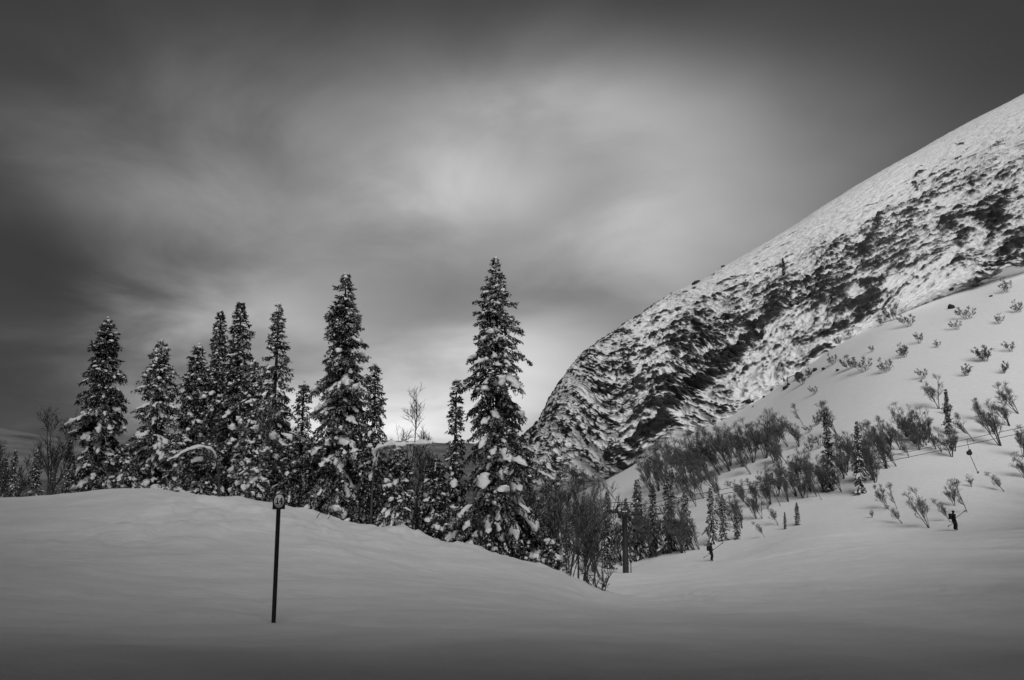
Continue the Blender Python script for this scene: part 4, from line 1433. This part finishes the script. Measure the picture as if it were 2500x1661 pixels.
def build_tower():
    root = empty("lift_tower", TB, LINE_RZ)
    Pile().rod([(0, 0, -0.8), (0, 0, TH * 0.5), (0, 0, TH)], [0.30, 0.27, 0.24], 20).build("post", M_STEEL, root, True)
    Pile().box((0, 0, TH + 0.02), (0.62, 0.62, 0.05)).build("cap_plate", M_STEEL, root)
    Pile().box((0, 0, TH - 0.26), (0.22, 4.6, 0.22)).build("crossarm", M_STEEL, root)
    s = Pile().box((0, 0, TH + 0.075), (0.5, 0.5, 0.06))
    lumps(s, np.random.default_rng(3), np.array([[0.05, 0.0, TH + 0.10], [-0.12, 0.1, TH + 0.09]]), np.array([0.14, 0.1]))
    s.build("snow", M_SNOW, root, True)
    for sy in (-1, 1):
        # sheave train at each end of the arm
        tr = Pile().box((0, sy * 2.1, TH - 0.06), (2.3, 0.10, 0.16)).box((0, sy * 2.1, TH - 0.40), (0.3, 0.16, 0.5)).build("sheave_train", M_STEEL, root)
        for k in range(4):
            w = Pile().rod([(-0.9 + 0.6 * k, sy * 2.1 - 0.05, TH + 0.06), (-0.9 + 0.6 * k, sy * 2.1 + 0.05, TH + 0.06)], 0.17, 14).build("wheel", M_STEEL, tr)
        # maintenance frame above the wheels
        fr = Pile()
        for x in (-1.15, 1.15):
            fr.rod([(x, sy * 2.1, TH - 0.02), (x, sy * 2.1, TH + 0.85)], 0.035, 6)
        fr.rod([(-1.2, sy * 2.1, TH + 0.85), (1.2, sy * 2.1, TH + 0.85)], 0.035, 6)
        fr.rod([(-1.2, sy * 2.1, TH + 0.45), (1.2, sy * 2.1, TH + 0.45)], 0.022, 6)
        fr.build("rail_frame", M_STEEL, root)
    # ladder on the uphill side
    lad = Pile()
    for y in (-0.18, 0.18):
        lad.rod([(0.50, y, -0.3), (0.44, y, TH - 0.3)], 0.022, 6)
    ladder = lad.build("ladder", M_STEEL, root)
    rung = Pile().rod([(0, -0.18, 0), (0, 0.18, 0)], 0.016, 6).build("rung", M_STEEL, ladder)
    n = int((TH - 0.5) / 0.32)
    rung.location = (0.50, 0, 0.1)
    for k in range(1, n):
        r = rung.copy()
        COL.objects.link(r)
        r.parent = ladder
        r.location = (0.50 - 0.06 * k / n, 0, 0.1 + 0.32 * k)
    for k in range(3):
        Pile().rod([(0.25, 0, 1.2 + 2 * k), (0.49, 0, 1.2 + 2 * k)], 0.02, 6).build("ladder_bracket", M_STEEL, root)
    tag(root, "dark steel drag lift tower with ladder, crossarm and wheel trains", "lift tower")


build_tower()

PERP = np.array([-LINE_DIR[1], LINE_DIR[0], 0.0])
# ropes: from the wheel trains up the slope to a point beyond the right edge
ROPES = []
for sy, epx, label in ((-1, (2620, 1030), "nearer haul rope of the drag lift, lower line across the birch slope"), (1, (2620, 1016), "farther haul rope of the drag lift, upper line across the birch slope")):
    a = TB + PERP * (sy * 2.1)
    a[2] = TB[2] + TH + 0.23
    Ye = 81.0 + sy * 2.1
    b = at(*epx, Ye)
    t = np.linspace(0, 1, 40)[:, None]
    P = a + (b - a) * t
    P[:, 2] -= (0.2 * 4 * t * (1 - t))[:, 0]
    # the rope goes on down behind the thicket on the other side
    down = a - (b - a) / np.linalg.norm(b - a) * 22 * np.array([1, 1, 0.55])
    P = np.vstack([down, P])
    o = Pile().rod(P - a, 0.028, 6).build("haul_rope", M_CABLE)
    o.location = a
    tag(o, label, "rope", "haul ropes of the drag lift")
    ROPES.append(P)


def rope_at(P, px):
    q = project(P)[0]
    k = int(np.argmin(np.abs(q - px)))
    k2 = k + 1 if q[k] < px else k - 1
    f = (px - q[k]) / (q[k2] - q[k])
    return P[k] + (P[k2] - P[k]) * f


def build_hanger():
    top = rope_at(ROPES[1], 2361)
    root = empty("drag_bar", top)
    d = top[1] / FPX
    Pile().rod([(0, 0, 0.03), (0, 0, -0.35), (3 * d, 0, -24 * d)], 0.022, 6).build("cord", M_CABLE, root)
    b = Pile().rod([(2.5 * d, -0.14, -33 * d), (2.5 * d, 0.14, -33 * d)], 5.6 * d, 16)
    b.box((4 * d, 0, -27 * d), (0.16, 0.22, 0.22))
    b.build("spring_box", M_STEEL, root)
    Pile().rod([(4 * d, 0, -38 * d), (19 * d, 0, -80 * d)], 0.028, 8).build("stick", M_STEEL, root)
    Pile().rod([(14.5 * d, -0.25, -79 * d), (16.5 * d, -0.12, -80.5 * d), (19 * d, 0, -81.5 * d), (22 * d, 0.12, -80 * d), (24 * d, 0.25, -77.5 * d)], 0.045, 8).build("crossbar", M_STEEL, root, True)
    tag(root, "empty drag bar with round spring box hanging from the farther rope", "drag bar")


build_hanger()


# ------------------------------------------------------------------ skiers
def build_skier(px, py, Y, H, rz, lean, label, headgear, pole_label, bar_label, far_rope):
    base = at(px, py, Y)
    base[2] = h1(base[0], base[1]) + 0.02
    root = empty("person", base, rz)
    # skeleton faces +x; one continuous body
    k = H / 1.80
    J = {
        'pelvis': (0.00, 0, 0.93, 0.165), 'waist': (-0.04, 0, 1.10, 0.16), 'chest': (-0.03, 0, 1.32, 0.185), 'neckb': (0.02, 0, 1.50, 0.085), 'neck': (0.04, 0, 1.56, 0.062),
        'head': (0.06, 0, 1.66, 0.095), 'crown': (0.06, 0, 1.75, 0.075),
        'hipL': (0.0, 0.10, 0.88, 0.125), 'kneeL': (0.12, 0.13, 0.50, 0.092), 'ankL': (0.00, 0.14, 0.12, 0.085), 'toeL': (0.16, 0.14, 0.07, 0.062),
        'hipR': (0.0, -0.10, 0.88, 0.125), 'kneeR': (0.10, -0.13, 0.50, 0.092), 'ankR': (-0.02, -0.14, 0.12, 0.085), 'toeR': (0.14, -0.14, 0.07, 0.062),
        'shL': (-0.02, 0.20, 1.43, 0.088), 'elL': (0.10, 0.27, 1.20, 0.066), 'wrL': (0.30, 0.20, 1.12, 0.050), 'hdL': (0.38, 0.16, 1.13, 0.052),
        'shR': (-0.02, -0.20, 1.43, 0.088), 'elR': (-0.10, -0.30, 1.14, 0.066), 'wrR': (-0.06, -0.30, 0.90, 0.050), 'hdR': (-0.04, -0.30, 0.82, 0.052),
    }
    E = [('pelvis', 'waist'), ('waist', 'chest'), ('chest', 'neckb'), ('neckb', 'neck'), ('neck', 'head'), ('head', 'crown'), ('pelvis', 'hipL'), ('hipL', 'kneeL'), ('kneeL', 'ankL'), ('ankL', 'toeL'),
         ('pelvis', 'hipR'), ('hipR', 'kneeR'), ('kneeR', 'ankR'), ('ankR', 'toeR'), ('chest', 'shL'), ('shL', 'elL'), ('elL', 'wrL'), ('wrL', 'hdL'), ('chest', 'shR'), ('shR', 'elR'), ('elR', 'wrR'), ('wrR', 'hdR')]
    names = list(J)

    def q(n):
        x, y, z, r = J[n]
        return Vector(((x + lean * (z - 0.1)) * k, y * k, z * k))
    me = bpy.data.meshes.new("body")
    me.from_pydata([q(n) for n in names], [(names.index(a), names.index(b)) for a, b in E], [])
    body = link("body", me, root)
    sk = body.modifiers.new("skin", 'SKIN')
    sk.use_smooth_shade = True
    for i, n in enumerate(names):
        v = me.skin_vertices[0].data[i]
        v.radius = (J[n][3] * k * 1.22, J[n][3] * k * (1.05 if n in ('chest', 'waist') else 1.22))
        v.use_root = n == 'pelvis'
    sb = body.modifiers.new("smooth", 'SUBSURF')
    sb.levels = sb.render_levels = 2
    me.materials.append(M_CLOTH)
    # face, goggles and helmet
    hd = np.array(q('head'))
    f = Pile()
    lumps(f, np.random.default_rng(2), np.array([hd + (0.055 * k, 0, -0.03 * k)]), np.array([0.06 * k]))
    f.build("face", M_SKIN, root, True)
    gp = Pile().box(hd + np.array((0.085 * k, 0, 0.02 * k)), (0.05 * k, 0.16 * k, 0.07 * k))
    gp.build("goggles", M_STEEL, root)
    n, m = 14, 6
    V, F = [], []
    for a in range(m + 1):
        e = math.pi / 2 * a / m
        for b in range(n):
            t = 2 * math.pi * b / n
            V.append((0.135 * k * math.cos(e) * math.cos(t) * 1.08, 0.125 * k * math.cos(e) * math.sin(t), 0.14 * k * math.sin(e)))
    F = grid_tube_faces(1, m + 1, n)
    link("helmet", mesh_np("helmet", np.array(V) + hd + (0, 0, 0.02 * k), F, headgear, True), root)
    # backpack with rounded edges
    ch = np.array(q('chest'))
    pk = Pile().box(ch + np.array((-0.27 * k, 0, -0.04 * k)), (0.22 * k, 0.30 * k, 0.52 * k)).build("backpack", M_PACK, root)
    bv = pk.modifiers.new("bevel", 'BEVEL')
    bv.width, bv.segments = 0.06 * k, 3
    # skis, one each
    hR, hL = np.array(q('hdR')), np.array(q('hdL'))
    R = np.array([[math.cos(rz), -math.sin(rz), 0], [math.sin(rz), math.cos(rz), 0], [0, 0, 1]])
    for y in (-0.14, 0.14):
        pts = [(-0.80, y * k, 0.015), (-0.3, y * k, 0.02), (0.5, y * k, 0.02), (0.82, y * k, 0.05), (0.95, y * k, 0.14)]
        pts = [tuple(base + R @ np.array(p)) for p in pts]
        for p_i, p_ in enumerate(pts):
            pts[p_i] = (p_[0], p_[1], h1(p_[0], p_[1]) + (-0.05, -0.05, -0.05, -0.04, 0.0)[p_i])
        o = Pile()
        C = np.array(pts) - base
        sd_ = R @ np.array([0, 0.045, 0])
        V = np.concatenate([np.stack([C + sd_, C - sd_, C - sd_ - (0, 0, 0.02), C + sd_ - (0, 0, 0.02)], 1).reshape(-1, 3)])
        o.add(V, grid_tube_faces(1, 5, 4))
        o = o.build("ski", M_STEEL)
        o.location = base
        tag(o, ("far" if y > 0 else "near") + " ski of " + pole_label, "ski", "skis of " + pole_label)
    # both ski poles trail in the rear hand
    w = base + R @ hR
    for dz in (0.0, 0.06):
        tip = w + R @ np.array([-0.92, -0.05 + dz, -0.42 - dz])
        o = Pile().rod([np.zeros(3) + (w - w) + (w - tip) * 0.12, tip - w], 0.014, 6)
        e = tip - w
        o.rod([e * 0.92, e * 0.95], 0.05, 8)
        o = o.build("ski_pole", M_STEEL)
        o.location = w
        tag(o, ("lower" if dz else "upper") + " ski pole trailing from the hand of " + pole_label, "ski pole", "poles of " + pole_label)
    # drag bar: from behind the thighs, past the body, up towards the rope
    rope = rope_at(far_rope, px + 60)
    hold = base + R @ np.array([-0.02 + lean * 0.8, -0.02, 0.80 * k])
    up = norm(rope - hold)
    hip = base + R @ hL
    end = hip + np.array([0.80, 0.0, 0.56]) * 1.05
    t = empty("drag_bar", hip)
    Pile().rod([hold - hip + np.array([-0.16, 0, -0.05]), np.zeros(3), end - hip], 0.026, 8).build("stick", M_STEEL, t)
    Pile().rod([end - hip, end - hip + norm(end - hip) * 0.16], 0.055, 10).build("spring_box", M_STEEL, t)
    Pile().rod([end - hip, rope - hip], 0.002, 5).build("cord", M_CABLE, t)
    Pile().rod([hold - hip + R @ np.array([-0.16, -0.35, -0.05]), hold - hip + R @ np.array([-0.16, 0.35, -0.05])], 0.03, 8).build("crossbar", M_STEEL, t)
    tag(t, bar_label, "drag bar")
    tag(root, label, "person", "skiers riding the drag lift")


build_skier(1737, 1370, 84.0, 1.80, math.radians(8), -0.02, "person in dark ski clothes with backpack riding up right of the tower", M_PACK,
            "the skier near the lift tower", "drag bar pulling the skier near the lift tower", ROPES[0])
build_skier(2333, 1297, 77.5, 1.85, math.radians(10), -0.10, "person in dark ski clothes leaning back, near the right edge", M_PACK,
            "the skier near the right edge", "drag bar pulling the skier near the right edge", ROPES[0])


# ------------------------------------------------------------------ boulders on the mountain's skyline
def boulder(px, py, size, seed, label):
    p = slope_hit(px, py)
    if p is None or p[1] > 600:
        return
    rng = np.random.default_rng(seed)
    V = np.concatenate([_ICO_V, norm((_ICO_V[_ICO_F[:, 0]] + _ICO_V[_ICO_F[:, 1]] + _ICO_V[_ICO_F[:, 2]]) / 3)])
    V = V * (1 + rng.normal(0, 0.16, (len(V), 1))) * np.array([1.3, 1.0, 0.75]) * size
    F = []
    for i, (a, b, c) in enumerate(_ICO_F):
        F += [[a, b, 12 + i], [b, c, 12 + i], [c, a, 12 + i]]
    o = link("boulder", mesh_np("boulder", V, np.array(F), M_BOULDER))
    o.location = p
    o.rotation_euler = (rng.uniform(-0.5, 0.5), rng.uniform(-0.9, 0.0), rng.uniform(0, 6.28))
    tag(o, label, "boulder")


boulder(1700, 692, 1.6, 1, "dark boulder standing on the mountain's skyline")
boulder(1766, 652, 1.0, 2, "smaller dark boulder on the skyline, higher than the other")


# rocks poking through the snow under the cliff foot
ROCKS = [(1722, 1062, 0.9), (1738, 1046, 1.1), (1756, 1050, 0.7), (1822, 1006, 0.8), (1838, 996, 1.2), (1852, 1000, 0.7), (1872, 982, 1.0), (1893, 975, 1.3), (1912, 964, 1.0), (1930, 958, 0.8), (1950, 946, 1.2), (1968, 934, 0.9),
         (1992, 918, 1.1), (2010, 906, 0.8), (2032, 880, 0.7), (2310, 744, 1.3), (2336, 734, 1.0), (2380, 716, 1.2), (2406, 702, 0.9)]
RK = random.Random(31)
ROCKS = sorted((px + RK.uniform(-16, 16), py + RK.choice((-34, -22, -12, -4, 8, 20)) + RK.uniform(-6, 6), sz * RK.choice((0.35, 0.5, 0.7, 1.1))) for px, py, sz in ROCKS)
for n_, (px, py, sz) in enumerate(ROCKS):
    boulder(px, py, sz, 20 + n_, f"dark rock poking through the snow under the cliff, {ORD[n_]} from left")
